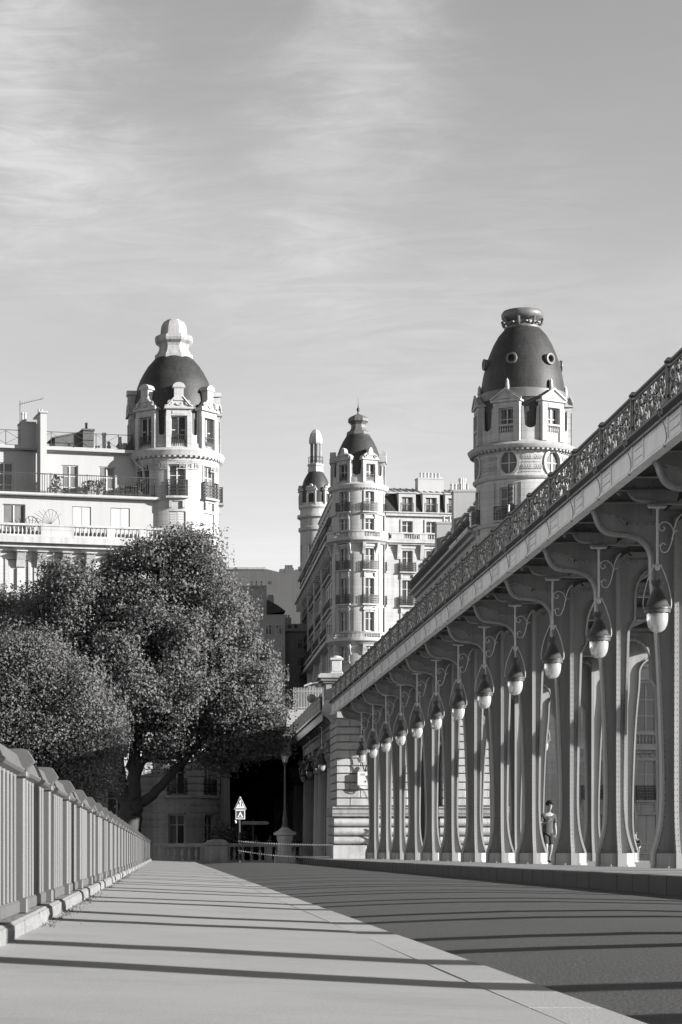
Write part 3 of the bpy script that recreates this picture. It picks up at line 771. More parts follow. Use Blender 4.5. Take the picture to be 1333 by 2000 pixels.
def dormer(b, th, r, z0, w, hw, kind, jamb=.30, back=1.2, sillh=.25, rail=None, peak=.8, fin=0.0):
    """stone dormer standing at radius r in direction th"""
    m = MB(); hwid = w/2 + jamb; zt = z0 + sillh + hw
    m.box(-hwid, -w/2, -r, -r+back, z0, zt); m.box(w/2, hwid, -r, -r+back, z0, zt)
    m.box(-w/2, w/2, -r+.06, -r+back, z0, z0+sillh-.003)
    m.box(-hwid-.03, -w/2-.05, -r-.05, -r-.003, z0, zt); m.box(w/2+.05, hwid+.03, -r-.05, -r-.003, z0, zt)
    m.box(-hwid, hwid, -r, -r+back, zt+.003, zt+.42); m.box(-w*.42, w*.42, -r-.03, -r-.003, zt+.10, zt+.32)
    m.box(-hwid-.14, hwid+.14, -r-.16, -r+back, zt+.424, zt+.55)
    zp = zt+.553; hh = hwid+.12
    if kind == 'triangle':
        m.prism([(-hh, zp), (hh, zp), (0, zp+peak)], -r-.04, -r+back+.5, 'y')
        for s_ in (-1, 1): m.prism([(s_*hh*1.06, zp-.01), (s_*hh*1.06, zp+.12), (0, zp+peak+.16), (0, zp+peak-.01)], -r-.16, -r-.044, 'y')
        m.prism([(-hh*.35, zp+.1), (hh*.35, zp+.1), (0, zp+peak*.55)], -r-.09, -r-.043, 'y')
    elif kind == 'wave':
        pts = [(-hh, zp), (hh, zp)] + [(hh*(1-t), zp + .06 + peak*(3*t*t-2*t*t*t)*.75) for t in [i/10 for i in range(1, 8)]]
        pts += [(-p, q) for p, q in pts[2:][::-1]]
        m.prism(pts, -r-.04, -r+back+.3, 'y')
        top = zp + peak*.62
        m.box(-w*.30, w*.30, -r-.10, -r+back*.8, top-.2, top+.62)
        m.prism([(w*.42*cos(a), top+.62 + w*.36*sin(a)) for a in [PI*i/8 for i in range(9)]], -r-.16, -r+back*.8, 'y')
        for s_ in (-1, 1):
            m.tube([(s_*(hh*.62 + .16*cos(a)*(1-a/16)), -r-.08, zp+.26 + .16*sin(a)*(1-a/16)) for a in [i*.7 for i in range(12)]], .045, 5)
            m.tube(bez([(s_*hh, -r-.08, zp+.05), (s_*hh*.75, -r-.1, zp+.14), (s_*hh*.5, -r-.1, zp+.42), (s_*hh*.28, -r-.1, zp+peak*.66)], 3), .06, 5)
        m.tube([(.0 + .20*cos(a), -r-.08, zp+.24 + .12*sin(a)) for a in [PI + i*.4 for i in range(9)]], .04, 5)
    else:     # curved broken pediment with scrolls and a central shell
        m.prism([(hh*cos(a), zp + peak*.62*sin(a)) for a in [PI*i/12 for i in range(13)]], -r-.04, -r+back+.3, 'y')
        m.prism([(w*.3*cos(a), zp+peak*.35 + peak*.75*sin(a)) for a in [PI*i/8 for i in range(9)]], -r-.14, -r+back*.5, 'y')
        for s_ in (-1, 1): m.tube([(s_*(hh*.60 + .22*cos(a)*(1-a/16)), -r-.10, zp+.25 + .20*sin(a)*(1-a/16)) for a in [i*.7 for i in range(12)]], .06, 5)
    o = part('dormer', m, M_['stone'], b, None, th, None)
    if fin:
        link('finial', MB().lathe([(.17, 0), (.17, .1), (.10, .16), (.16, .26), (.11, fin*.8), (.0, fin)], 8, 0, -r+.25).mesh('finial', M_['stone'], 40), o, (0, 0, zp+peak-.05))
    P = flatP(-w/2, -r+.05, 0)
    m = MB(); f = .07; zb = z0+sillh
    pbox(m, P, 0, f, zb, zt, .22, .32); pbox(m, P, w-f, w, zb, zt, .22, .32); pbox(m, P, f, w-f, zt-f, zt, .22, .32); pbox(m, P, f, w-f, zb, zb+.1, .22, .32)
    pbox(m, P, w/2-.045, w/2+.045, zb+.1, zt-f, .21, .32); zs = zb + hw*.55
    for a, q in ((f, w/2-.045), (w/2+.045, w-f)): pbox(m, P, a, q, zs-.03, zs+.03, .23, .32)
    part('window_frame', m, M_['frame'], o)
    for a, q in ((f, w/2-.045), (w/2+.045, w-f)):
        part('pane', MB().add([P(a, zb+.1, .28), P(q, zb+.1, .28), P(q, zt-f, .28), P(a, zt-f, .28)], [(0,1,2,3)]), M_['curtain' if wr.random() < .3 else 'glass'], o)
    if rail == 'iron':
        m = MB(); n = 8
        pbox(m, P, 0, w, zb+.72, zb+.76, -.04, 0)
        for k in range(n+1): pbox(m, P, w*k/n-.012, w*k/n+.012, zb+.02, zb+.72, -.03, -.006)
        for k in range(n):
            u = w*(k+.5)/n; m.add([P(u-.04, zb+.3, -.02), P(u, zb+.15, -.02), P(u+.04, zb+.3, -.02), P(u, zb+.5, -.02)], [(0,1,2,3)])
        part('balcony_railing', m, M_['black'], o)
    if rail == 'stone':
        m = MB(); pbox(m, P, -.05, w+.05, zb+.45, zb+.58, -.12, .10); n = 6
        for k in range(n):
            p = P(w*(k+.5)/n, zb-.0, 0); m.merge(MB().lathe([(r_, z_*.45/.6) for r_, z_ in bal_prof], 6), Matrix.Translation(p))
        part('balustrade', m, M_['stone'], o)
    return o
def u_panels(b, r, ths, halfw, z0, zlow, zhigh, mt='stone', name='drum_panel'):
    """stone between the dormers, cut to a rounded U that shows the slate behind"""
    n = len(ths)
    for i in range(n):
        a0 = ths[i] + halfw/r; a1 = ths[(i+1) % n] - halfw/r
        if a1 < a0: a1 += 2*PI
        ww = (a1-a0)*r; R_ = ww/2*.74; m = MB(); cols = 16
        prev = None
        for k in range(cols+1):
            a = a0 + (a1-a0)*k/cols; x = (k/cols - .5)*ww
            zt = zhigh if abs(x) >= R_ else zlow + R_ - math.sqrt(max(0, R_*R_-x*x))
            cur = [(q*sin(a), -q*cos(a), z_) for q in (r, r-.12) for z_ in (z0, zt)]
            if prev: m.add(prev + cur, [(0,4,5,1), (1,5,7,3)])
            prev = cur
        part(name, m, M_[mt], b)
def coursed(b, P, u0, u1, v0, v1, holes, h=.42, gap=.035, proud=.05, du=50, mt='stone', stones=0):
    """rusticated courses standing proud of the wall, each its own part"""
    v = v0
    while v + h*.5 < v1:
        top = min(v+h-gap, v1)
        us = [u0] + sorted({e for q in holes if q[2] < top-.01 and q[3] > v+.01 for e in (q[0]-.0, q[1]+.0) if u0 < e < u1}) + [u1]
        for a, c in zip(us, us[1:]):
            mid = (a+c)/2
            if any(q[0] < mid < q[1] and q[2] < top-.01 and q[3] > v+.01 for q in holes): continue
            m = MB(); pbox(m, P, a, c, v, top, -proud, .02, max(1, int((c-a)/du))); part('stone_course', m, M_[mt], b)
        v += h
def chimney_pots(m, xs, y, z, r=.11, h=.45):
    for x in xs: m.lathe([(r, z), (r*.85, z+h*.8), (r*1.1, z+h*.82), (r*1.1, z+h)], 8, x, y)

# ------------------------------------------------------------ left building with its domed corner tower
LB_Y = 150.0
LX = PX(340, LB_Y)
lrot = R(14)
lb = thing('apartment_building', 'white apartment building with balconies and a round tower whose dark dome has a pale cap', 'building', (LX, LB_Y, 0), lrot)
def lz(py): return PZ(py, LB_Y - 1.5)
TR = 2.97
P = cylP(TR)
wz = [(lz(976), lz(914)), (lz(1052), lz(1005)), (lz(1140), lz(1085)), (lz(1235), lz(1180)), (lz(1330), lz(1275)), (lz(1425), lz(1365)), (lz(1553), lz(1488)), (lz(1650), lz(1592))]
ww_ = 1.12
angs = [R(a) - lrot for a in (4, 52, 100, -44)]
holes = [(a*TR - ww_/2, a*TR + ww_/2, z0, z1) for a in angs for z0, z1 in wz]
m = MB(); wallg(m, -PI*TR*.75, PI*TR, -6, lz(895), holes, P, .30, .35)
part('tower_wall', m, M_['stone'], lb, smooth=30)
part('tower_core', MB().lathe([(TR-.34, -6), (TR-.34, lz(890))], 40), M_['darkwall'], lb)
for i, a in enumerate(angs[:2] + [angs[2]]):
    for j, (z0, z1) in enumerate(wz):
        st = 'shut' if j in (1, 2) else 'french'
        window(lb, P, a*TR - ww_/2, a*TR + ww_/2, z0, z1, .26, st, 2)
        if j in (0, 6): iron_rail(lb, P, a*TR - ww_/2-.06, a*TR + ww_/2+.06, z0, 1.05, -.16 if j else -.28, slab=(j == 0))
        if j == 0: surround(lb, P, a*TR-ww_/2, a*TR+ww_/2, z0, z1, .10, .04, sill=False)
        if j == 6:
            m = MB(); pbox(m, P, a*TR-ww_/2-.3, a*TR+ww_/2+.3, z0-.22, z0-.03, -.24, .02, 3); part('balcony_slab', m, M_['stone'], lb)
        if j == 7:     # keystone wedges over the ground floor windows
            for k in range(-2, 3):
                m = MB(); u = a*TR + k*.30; q = .05*k
                m.add([P(u-.13, z1+.05, -.09), P(u+.13, z1+.05, -.09), P(u+.14+q, z1+.75+.1*(k == 0), -.12), P(u-.14+q, z1+.75+.1*(k == 0), -.12), P(u-.13, z1+.05, .02), P(u+.13, z1+.05, .02), P(u+.14+q, z1+.75, .02), P(u-.14+q, z1+.75, .02)],
                      [(0,1,2,3),(0,4,5,1),(1,5,6,2),(2,6,7,3),(3,7,4,0)])
                part('keystone', m, M_['stone'], lb)
coursed(lb, P, -TR*1.2, TR*2.2, -3, lz(1478), [(h[0]-.02, h[1]+.02, h[2]-.05, h[3]+.05) for h in holes], .47, .075, .12, .4)
for py in (1475, 1260, 1068): ringpart('string_course', lb, [(TR-.05, lz(py)-.25), (TR+.22, lz(py)-.22), (TR+.30, lz(py)-.05), (TR+.30, lz(py)+.08), (TR-.05, lz(py)+.12)], 'stone')
# fret frieze below the cornice: raised panels with meander keys
for a0, a1 in ((-62, -16), (-3, 27), (45, 70)):
    a0, a1 = R(a0)-lrot + R(8), R(a1)-lrot + R(8); m = MB(); z0, z1 = lz(923), lz(909)
    pbox(m, P, a0*TR, a1*TR, z0, z0+.05, -.06, .02, 5); pbox(m, P, a0*TR, a1*TR, z1-.05, z1, -.06, .02, 5)
    n = max(2, int((a1-a0)*TR/.42))
    for k in range(n):
        u = a0*TR + (a1-a0)*TR*(k+.5)/n
        for du_, v0_, v1_ in ((-.13, .10, .40), (.13, .10, .40), (0, .17, .30)): pbox(m, P, u+du_-.03, u+du_+.03, z0+v0_, z0+v1_, -.05, .02)
        pbox(m, P, u-.10, u+.10, z0+.34, z0+.40, -.05, .02)
    part('fret_frieze', m, M_['stone'], lb)
zc = lz(888)
ringpart('cornice', lb, [(TR, lz(909)), (TR+.06, lz(906)), (TR+.06, lz(900)), (TR+.30, lz(897)), (TR+.36, lz(892)), (TR+.42, lz(888)), (TR+.36, lz(885)), (TR+.10, lz(881)), (TR-.02, lz(879)), (TR-.02, lz(872)), (TR-.3, lz(871))], 'stone', smooth=25)
dentils(lb, TR+.06, lz(900.5), lz(895), 56, .16, .22)
dth = [R(6) - lrot + R(45)*k for k in range(8)]
ringpart('dome', lb, [(2.72, lz(872)), (2.72, lz(800)), (2.66, lz(780)), (2.56, lz(766)), (2.45, lz(750)), (2.27, lz(736)), (2.02, lz(722)), (1.72, lz(708)), (1.42, lz(698)), (1.26, lz(692))], 'slate', 64, 60)
u_panels(lb, TR-.10, dth, .82, lz(880), lz(856), lz(812))
for a in dth:
    if cos(a + lrot) > -.35: dormer(lb, a, TR+.02, lz(882), 1.02, 2.0, 'wave', .30, 1.0, .10, 'iron', 1.0)
oc = lambda prof: [(r_, z_) for r_, z_ in prof]
part('lantern_cap', MB().lathe([(1.30, lz(697)), (1.36, lz(694)), (1.36, lz(688)), (1.22, lz(685)), (1.08, lz(678)), (1.02, lz(670)), (1.08, lz(665)), (1.30, lz(660)), (1.36, lz(655)), (1.30, lz(650)), (.96, lz(645)), (.94, lz(638)), (.90, lz(630)), (.74, lz(621)), (.45, lz(615)), (.12, lz(612.5)), (0, lz(612))], 8, 0, 0, R(8), R(8)+2*PI), mat('weathered_cap', .38, .85, .15, 1.0, .2, 8, .3, 12, streak=.55), lb)
# the flat facade
yl, yu = -2.25, -.85
FP = flatP(0, yl, 0)       # lower wall; u is local x, negative to the left
def lu(px, Y=147.5): return ((px-VPX)*Y/F - LX)/cos(lrot)
low = [(lu(-5), lu(38)), (lu(127), lu(163)), (lu(201), lu(238)), (lu(-70), lu(-34)), (lu(-140), lu(-104))]
lowz = (lz(1060), lz(1000))
ground = [(lu(px), lu(px+38)) for px in (-120, -50, 5, 60, 125, 195)]
gz = [(lz(1165), lz(1106)), (lz(1270), lz(1212)), (lz(1375), lz(1318)), (lz(1480), lz(1424)), (lz(1600), lz(1540))]
holes = [(a, b_, *lowz) for a, b_ in low] + [(a, b_, z0, z1) for a, b_ in ground for z0, z1 in gz]
m = MB(); wallg(m, -22, -1.75, lz(1068), lz(983), [h for h in holes if h[2] > lz(1065)], FP, .28); part('wall', m, M_['plaster'], lb)
m = MB(); wallg(m, -22, -1.75, -6, lz(1068), [h for h in holes if h[2] < lz(1065)], FP, .28); part('wall', m, M_['stone'], lb)
part('wall_core', MB().box(-22, -1.8, yl+.30, 12, -6, lz(983)), M_['darkwall'], lb)
for i, (a, b_) in enumerate(low): window(lb, FP, a, b_, *lowz, .24, 'french' if i == 0 else 'shut', 1 if i == 0 else 2, 'curtain' if i == 0 else None)
for i, (a, b_) in enumerate(ground):
    for j, (z0, z1) in enumerate(gz):
        window(lb, FP, a, b_, z0, z1, .24, 'shut' if j == 0 and i != 3 else 'french', 2); surround(lb, FP, a, b_, z0, z1, .2, .07)
coursed(lb, FP, -14, -1.9, -3, lz(1478), [(h[0]-.22, h[1]+.22, h[2]-.2, h[3]+.22) for h in holes], .47, .075, .10)
# terrace over the main cornice, with balustrade
BP = flatP(0, yl-.95, 0)
m = MB(); m.box(-22, -1.3, yl-1.15, yl-.01, lz(1077), lz(1066)); m.box(-22, -1.5, yl-.8, yl-.012, lz(1084), lz(1077)-.003); m.box(-22, -1.5, yl-.35, yl-.014, lz(1090), lz(1084)-.003)
part('main_cornice', m, M_['stone'], lb)
stone_balustrade(lb, BP, -22, -1.5, lz(1066), lz(1040)-lz(1066), 0, [(lu(62), lu(125)), (lu(188), lu(203)), (lu(250), lu(262)), (lu(-60), lu(-30))], 'stone', .26, stuff=True)
for px in (28, 67, 115, 160, -20, 210):       # console brackets and capitals under the cornice
    m = MB(); u = lu(px); m.prism([(yl-.75, lz(1090)-.01), (yl-.01, lz(1090)-.01), (yl-.01, lz(1122)), (yl-.16, lz(1120)), (yl-.34, lz(1108))], u-.28, u+.28, 'x')
    m.box(u-.36, u+.36, yl-.82, yl-.02, lz(1092.5), lz(1090)-.012); m.box(u-.22, u+.22, yl-.10, yl-.01, lz(1500), lz(1122))
    part('console', m, M_['stone'], lb)
# balcony of the set-back floor, gutter, railing
m = MB(); m.box(-22, -1.55, yl-.32, yu, lz(983)+.003, lz(978)); m.tube([(-22, yl-.36, lz(981)), (-1.5, yl-.36, lz(981))], .11, 8); part('gutter', m, M_['trim'], lb)
m = MB(); n = 0
RP = flatP(0, yl-.1, 0)
u = -21.9
while u < -1.6: pbox(m, RP, u-.013, u+.013, lz(976), lz(941), -.013, .013); u += .155
pbox(m, RP, -22, -1.6, lz(941), lz(939.5), -.03, .03); pbox(m, RP, -22, -1.6, lz(974), lz(973), -.02, .02)
for k in range(9): pbox(m, RP, -1.62-k*2.4, -1.58-k*2.4, lz(977), lz(938), -.03, .03)
for k in range(8):
    y_ = yl - .1 + k*.2; m.box(-1.615, -1.59, y_, y_+.026, lz(976), lz(941))
m.box(-1.63, -1.57, yl-.1, yl+1.4, lz(941), lz(939.5))
part('balcony_railing', m, M_['black'], lb)
UPH = flatP(0, yu, 0)
up = [(lu(115), lu(147)), (lu(187), lu(219)), (lu(-12), lu(22)), (lu(-90), lu(-58))]
m = MB(); wallg(m, -22, -2.6, lz(980), lz(888), [(a, b_, lz(978), lz(914)) for a, b_ in up], UPH, .25); part('wall', m, M_['plaster'], lb)
part('wall_core', MB().box(-22, -2.65, yu+.27, 11, lz(980), lz(889)), M_['darkwall'], lb)
for a, b_ in up: window(lb, UPH, a, b_, lz(978), lz(914), .2, 'french', 3, 'curtain')
m = MB(); m.box(-22, -2.7, yu-.45, 11.2, lz(888)+.002, lz(882)); m.box(-22, -2.7, yu-.25, 11.2, lz(890), lz(888)); m.box(-22, -2.8, yu-.1, 11, lz(882)+.002, lz(879)); part('roof_edge', m, M_['plaster'], lb)
part('downpipe', MB().tube(bez([(-2.95, yu-.4, lz(890)), (-2.95, yu-.4, lz(905)), (-2.6, yu-.6, lz(915)), (-2.45, yu-.75, lz(925)), (-2.45, yu-.75, lz(978))], 3), .09, 7), M_['trim'], lb, smooth=50)
m = MB(); TP = flatP(0, yu-.1, 0); u = -22
while u < -3.0:
    pbox(m, TP, u-.02, u+.02, lz(880), lz(851), -.02, .02)
    if u < -4.5:
        for a, b_ in ((lz(878), lz(853)), (lz(853), lz(878))): m.tube([TP(u, a, 0), TP(u+1.5, b_, 0)], .014, 4)
    u += 1.5
pbox(m, TP, -22, -3.0, lz(852), lz(851), -.02, .02)
part('roof_railing', m, M_['black'], lb)
# chimney stacks on the set-back roof
m = MB(); x0, x1 = lu(66), lu(78); m.box(x0, x1, yu-1.5, yu-.3, lz(975), lz(824)); m.box(lu(36), x0-.004, yu-.3, yu+1.0, lz(890), lz(838)); m.box(x0-.05, x1+.06, yu-1.6, yu+.9, lz(824)+.003, lz(821))
m.box(lu(36)-.04, x0-.06, yu-.34, yu+1.04, lz(838)+.003, lz(835))
chimney_pots(m, [lu(42), lu(47)], yu+.4, lz(835), .10, .7); chimney_pots(m, [lu(68), lu(73)], yu-.6, lz(821), .08, .3)
part('chimney', m, M_['plaster'], lb)
m = MB(); a, b_, c = lu(108), lu(160), lu(181)
m.prism([(a, lz(880)), (b_, lz(880)), (b_, lz(845)), (a, lz(858))], yu+1, yu+3, 'y'); m.box(b_+.003, c, yu+.6, yu+2.4, lz(880), lz(842)); m.box(b_-.05, c+.06, yu+.5, yu+2.5, lz(842)+.003, lz(838.5)); m.prism([(a-.15, lz(858)), (b_, lz(845)), (b_, lz(842)), (a-.15, lz(855))], yu+.9, yu+3.1, 'y')
chimney_pots(m, [lu(170)], yu+1.2, lz(838.5), .09, .5)
part('chimney', m, M_['wallgrey'], lb)
m = MB(); m.lathe([(.12, lz(882)), (.12, lz(850)), (.16, lz(850)), (.16, lz(846)), (.13, lz(845))], 10, lu(201), yu+.6)
chimney_pots(m, [lu(182), lu(187), lu(192)], yu+.8, lz(880), .07, .35); m.lathe([(.10, lz(880)), (.14, lz(870)), (.06, lz(866)), (.15, lz(864)), (0, lz(860))], 10, lu(211), yu+.7)
m.lathe([(.13, lz(882)), (.13, lz(868)), (.09, lz(862)), (.09, lz(852))], 10, lu(232), yu+.5); m.box(lu(237), lu(245), yu+.4, yu+.8, lz(880), lz(864)); m.tube([(lu(226), yu+.6, lz(872)), (lu(234), yu+.6, lz(862))], .1, 6)
part('roof_vent', m, M_['zinc'], lb)
m = MB(); ax = lu(34); m.tube([(ax, yu-.2, lz(880)), (ax, yu-.2, lz(795))], .022, 5); m.tube([(ax-.05, yu-.2, lz(802)), (lu(78), yu-.2, lz(789))], .016, 4)
for k in range(11):
    t = k/10; x = ax + (lu(78)-ax)*t; z_ = lz(802) + (lz(789)-lz(802))*t; m.tube([(x, yu-.45+.1*t, z_), (x, yu+.05-.1*t, z_)], .009, 4); m.tube([(x, yu-.2, z_), (x, yu-.2, z_+.14)], .009, 4)
part('antenna', m, M_['black'], lb)
m = MB(); m.prism([(lu(236), lz(885)), (lu(252), lz(885)), (lu(252), lz(848)), (lu(244), lz(868))], yu-.2, yu+.2, 'y'); part('flashing', m, M_['slate'], lb)
# things standing on the balconies
def on_lb(u, d, z_): return lb_M @ Vector((u, d, z_))
lb_M = Matrix.Translation((LX, LB_Y, 0)) @ Matrix.Rotation(lrot, 4, 'Z')
def leafy(mb, n, r, h, seed, size=.12):
    q = random.Random(seed)
    for _ in range(n):
        a, b_ = q.uniform(0, 6.28), q.uniform(.05, 1); x, y_ = r*b_*cos(a), r*b_*sin(a); z_ = q.uniform(.0, h)
        v1 = Vector((q.gauss(0,1), q.gauss(0,1), q.gauss(0,1))).normalized()*size; v2 = Vector((q.gauss(0,1), q.gauss(0,1), q.gauss(0,1))).normalized()*size*.6
        c = Vector((x, y_, z_)); mb.add([c-v1, c-v2, c+v1, c+v2], [(0,1,2,3)])
    return mb
t = thing('folded_parasol', 'pale folded parasol leaning on the top balcony beside the tall white chimney', 'parasol', on_lb(lu(73), yl+.35, lz(977)), lrot)
part('canopy', MB().lathe([(.12, .5), (.24, .8), (.18, 1.5), (.08, 2.2), (.0, 2.5)], 9), M_['trim'], t, smooth=40); part('pole', MB().tube([(0,0,0),(0,0,.6)], .03, 6), M_['black'], t)
for i, (px, lab, hh, seed) in enumerate(((100, 'bushy potted shrub behind the top balcony railing right of the tall chimney', 1.0, 1), (160, 'low potted plant in the middle of the top balcony', .7, 2), (182, 'spreading potted plant between the two windows of the top balcony', .8, 3), (262, 'dark potted plant near the right end of the top balcony', .9, 4))):
    t = thing('potted_plant', lab, 'plant', on_lb(lu(px), yl+.45, lz(978)), lrot, 'potted plants on the top balcony')
    part('pot', MB().lathe([(.16, 0), (.22, .32), (.24, .32), (.24, .37), (.18, .37)], 10), M_['zinc'], t, smooth=40); part('foliage', leafy(MB(), 130, .45, hh, seed).xf(Matrix.Translation((0,0,.3))), M_['leaf'], t)
t = thing('balcony_table', 'dark round folding table near the right end of the top balcony', 'table', on_lb(lu(244), yl+.55, lz(978)), lrot)
part('table_top', MB().lathe([(.45, .70), (.45, .73)], 14), M_['black'], t)
for a in (0, 2.1, 4.2): part('leg', MB().tube([(0,0,.70), (.36*cos(a), .36*sin(a), 0)], .018, 5), M_['black'], t)
t = thing('balcony_chair', 'dark metal chair beside the round table on the top balcony', 'chair', on_lb(lu(232), yl+.5, lz(978)), lrot + .6)
part('seat', MB().cbox(-.21, .21, -.21, .21, .43, .46, .01), M_['black'], t); part('backrest', MB().box(-.21, .21, .19, .21, .55, .88).box(-.21, -.18, .19, .21, .46, .9).box(.18, .21, .19, .21, .46, .9), M_['black'], t)
for x in (-.18, .18):
    for y_ in (-.18, .18): part('leg', MB().tube([(x, y_, .43), (x*1.1, y_*1.15, 0)], .015, 5), M_['black'], t)
t = thing('metal_fan', 'fan of thin metal spikes standing on the stone balustrade of the terrace', 'ornament', on_lb(lu(72), yl-.8, lz(1040)), lrot)
m = MB()
for k in range(9):
    a = R(168 - k*14); l = 1.5 - .04*k; m.tube([(.35, 0, .02), (.35 + l*cos(a), 0, .02 + l*sin(a)*.75)], .014, 4)
part('spikes', m, M_['black'], t)
part('arc', MB().tube([(.35 + .55*cos(a), 0, .02 + .95*sin(a)) for a in [R(i*10) for i in range(0, 19)]], .018, 4), M_['black'], t)
# ------------------------------------------------------------ middle building
MBY = 243.0
MX = PX(700, MBY)
mrot = R(10)
mid = thing('corner_mansion', 'tall pale corner building in the middle with round balconied tower, slate dome and iron spire', 'building', (MX, MBY, 0), mrot)
def mz(cy): return PZ(760 + cy/3.174, MBY - 2.8*max(0, min(1, (cy-200)/400)))       # cy in a 3.174x enlargement of the photo
mr = 2.85
P = cylP(mr)
ang = [R(a) - mrot for a in (-38, 21, 80, -97)]
mwz = [(mz(757), mz(632)), (mz(872), mz(800)), (mz(1118), mz(985)), (mz(1330), mz(1170)), (mz(1500), mz(1380)), (mz(1690), mz(1590)), (mz(1900), mz(1790))]
mw2 = 1.02
holes = [(a*mr - mw2/2, a*mr + mw2/2, z0, z1) for a in ang for z0, z1 in mwz]
m = MB(); wallg(m, -PI*mr*.8, PI*mr*.8, -6, mz(618), holes, P, .3, .35); part('tower_wall', m, M_['stone'], mid, smooth=30)
part('tower_core', MB().lathe([(mr-.34, -6), (mr-.34, mz(600))], 36), M_['darkwall'], mid)
for a in ang[:3]:
    u0, u1 = a*mr - mw2/2, a*mr + mw2/2
    for j, (z0, z1) in enumerate(mwz):
        if z1 < 10: continue
        window(mid, P, u0, u1, z0, z1, .28, 'french', 2, 'glass' if j == 4 else None)
        surround(mid, P, u0, u1, z0, z1, .20, .09, sill=(j not in (4,)), lintel=.22 if j in (2, 4) else 0)
        if j in (0, 2, 3): iron_rail(mid, P, u0-.28, u1+.28, z0, 1.0, -.32, .12)
for a in (0, 1, 2):
    pass
# string courses, balconies with balustrades, consoles
for cy, w_ in ((762, .22), (1338, .12), (1770, .25)):
    ringpart('string_course', mid, [(mr-.05, mz(cy)-.22), (mr+w_*.7, mz(cy)-.2), (mr+w_, mz(cy)), (mr+w_, mz(cy)+.1), (mr-.05, mz(cy)+.14)], 'stone', 48)
def ring_balcony(b, r, out, zb, h, th, nper, hid=2.3, mt='stone'):
    ringpart('balcony_slab', b, [(r-.05, zb-.55), (r+out*.4, zb-.5), (r+out*.75, zb-.28), (r+out+.1, zb-.2), (r+out+.12, zb), (r-.05, zb)], mt, 48)
    m = MB(); m.lathe([(r+out-.12, zb+.004), (r+out+.05, zb+.004), (r+out+.05, zb+.16), (r+out-.12, zb+.16)], 48, cap=False); m.lathe([(r+out-.16, zb+h-.15), (r+out+.09, zb+h-.15), (r+out+.09, zb+h), (r+out-.16, zb+h)], 48, cap=False)
    Pq = cylP(r+out)
    aw = 2*PI/6
    for k in range(6):
        a = ang[0] + k*PI/3 + PI/6
        pbox(m, Pq, (a-.26)*(r+out), (a+.26)*(r+out), zb+.16, zb+h-.15, -.03, .10, 4)
    o = part('balustrade', m, M_[mt], b, smooth=30); bm_ = baluster_mesh(h-.31, M_[mt], 1.1)
    for k in range(6):
        c = ang[0] + k*PI/3
        for q in range(nper):
            a = c + (q/(nper-1) - .5)*.44
            if abs(a + mrot) < 1.7: link('baluster', bm_, o, ((r+out-.03)*sin(a), -(r+out-.03)*cos(a), zb+.16))
ring_balcony(mid, mr, .55, mz(925), mz(877)-mz(925), ang, 9)
ring_balcony(mid, mr, .60, mz(1550), mz(1505)-mz(1550), ang, 9)
for k in range(12):      # consoles under both balconies
    a = ang[0] + PI/6*k + R(15)
    if abs(((a + mrot + PI) % (2*PI)) - PI) > 1.9: continue
    for zt, hh in ((mz(950), 1.2), (mz(1582), 1.1)):
        m = MB(); m.prism([(-mr-.5, zt), (-mr+.05, zt), (-mr+.05, zt-hh), (-mr-.12, zt-hh), (-mr-.2, zt-hh*.7), (-mr-.42, zt-hh*.35)], -.16, .16, 'x')
        rot_part('console', m, M_['stone'], mid, a)
for a in (ang[0]+PI/6, ang[1]+PI/6, ang[0]-PI/6):     # flat pilaster strips between the windows
    m = MB(); pbox(m, P, a*mr-.32, a*mr+.32, mz(1500), mz(1010), -.07, .02, 3); part('pilaster', m, M_['stone'], mid)
ringpart('cornice', mid, [(mr, mz(632)), (mr+.08, mz(622)), (mr+.35, mz(612)), (mr+.42, mz(600)), (mr+.46, mz(590)), (mr+.1, mz(580)), (mr, mz(575)), (mr, mz(548)), (mr-.25, mz(545))], 'stone', 48, 25)
dentils(mid, mr+.1, mz(618), mz(609), 54, .14, .2)
mth = [ang[0] + k*PI/3 for k in range(6)]
ringpart('dome', mid, [(2.62, mz(560)), (2.60, mz(470)), (2.45, mz(430)), (2.25, mz(395)), (1.98, mz(355)), (1.65, mz(318)), (1.32, mz(290)), (1.22, mz(282))], 'slate', 56, 60)
u_panels(mid, mr-.08, mth, .80, mz(560), mz(535), mz(470))
for a in mth:
    if cos(a + mrot) > -.4: dormer(mid, a, mr+.04, mz(578), 1.0, 1.85, 'shell', .36, 1.0, .12, 'iron', 1.1)
part('dome_crown', MB().lathe([(1.30, mz(287)), (1.36, mz(280)), (1.30, mz(266)), (1.0, mz(258)), (.82, mz(240)), (.80, mz(222)), (.95, mz(212)), (1.15, mz(203)), (1.17, mz(188)), (.9, mz(175)), (.35, mz(160)), (.12, mz(155)), (0, mz(154))], 8, 0, 0, .2, .2+2*PI), M_['lead'], mid)
part('spire', MB().lathe([(.12, mz(156)), (.08, mz(140)), (.17, mz(132)), (.17, mz(122)), (.06, mz(114)), (.03, mz(90)), (.015, mz(55))], 8), M_['black'], mid, smooth=50)
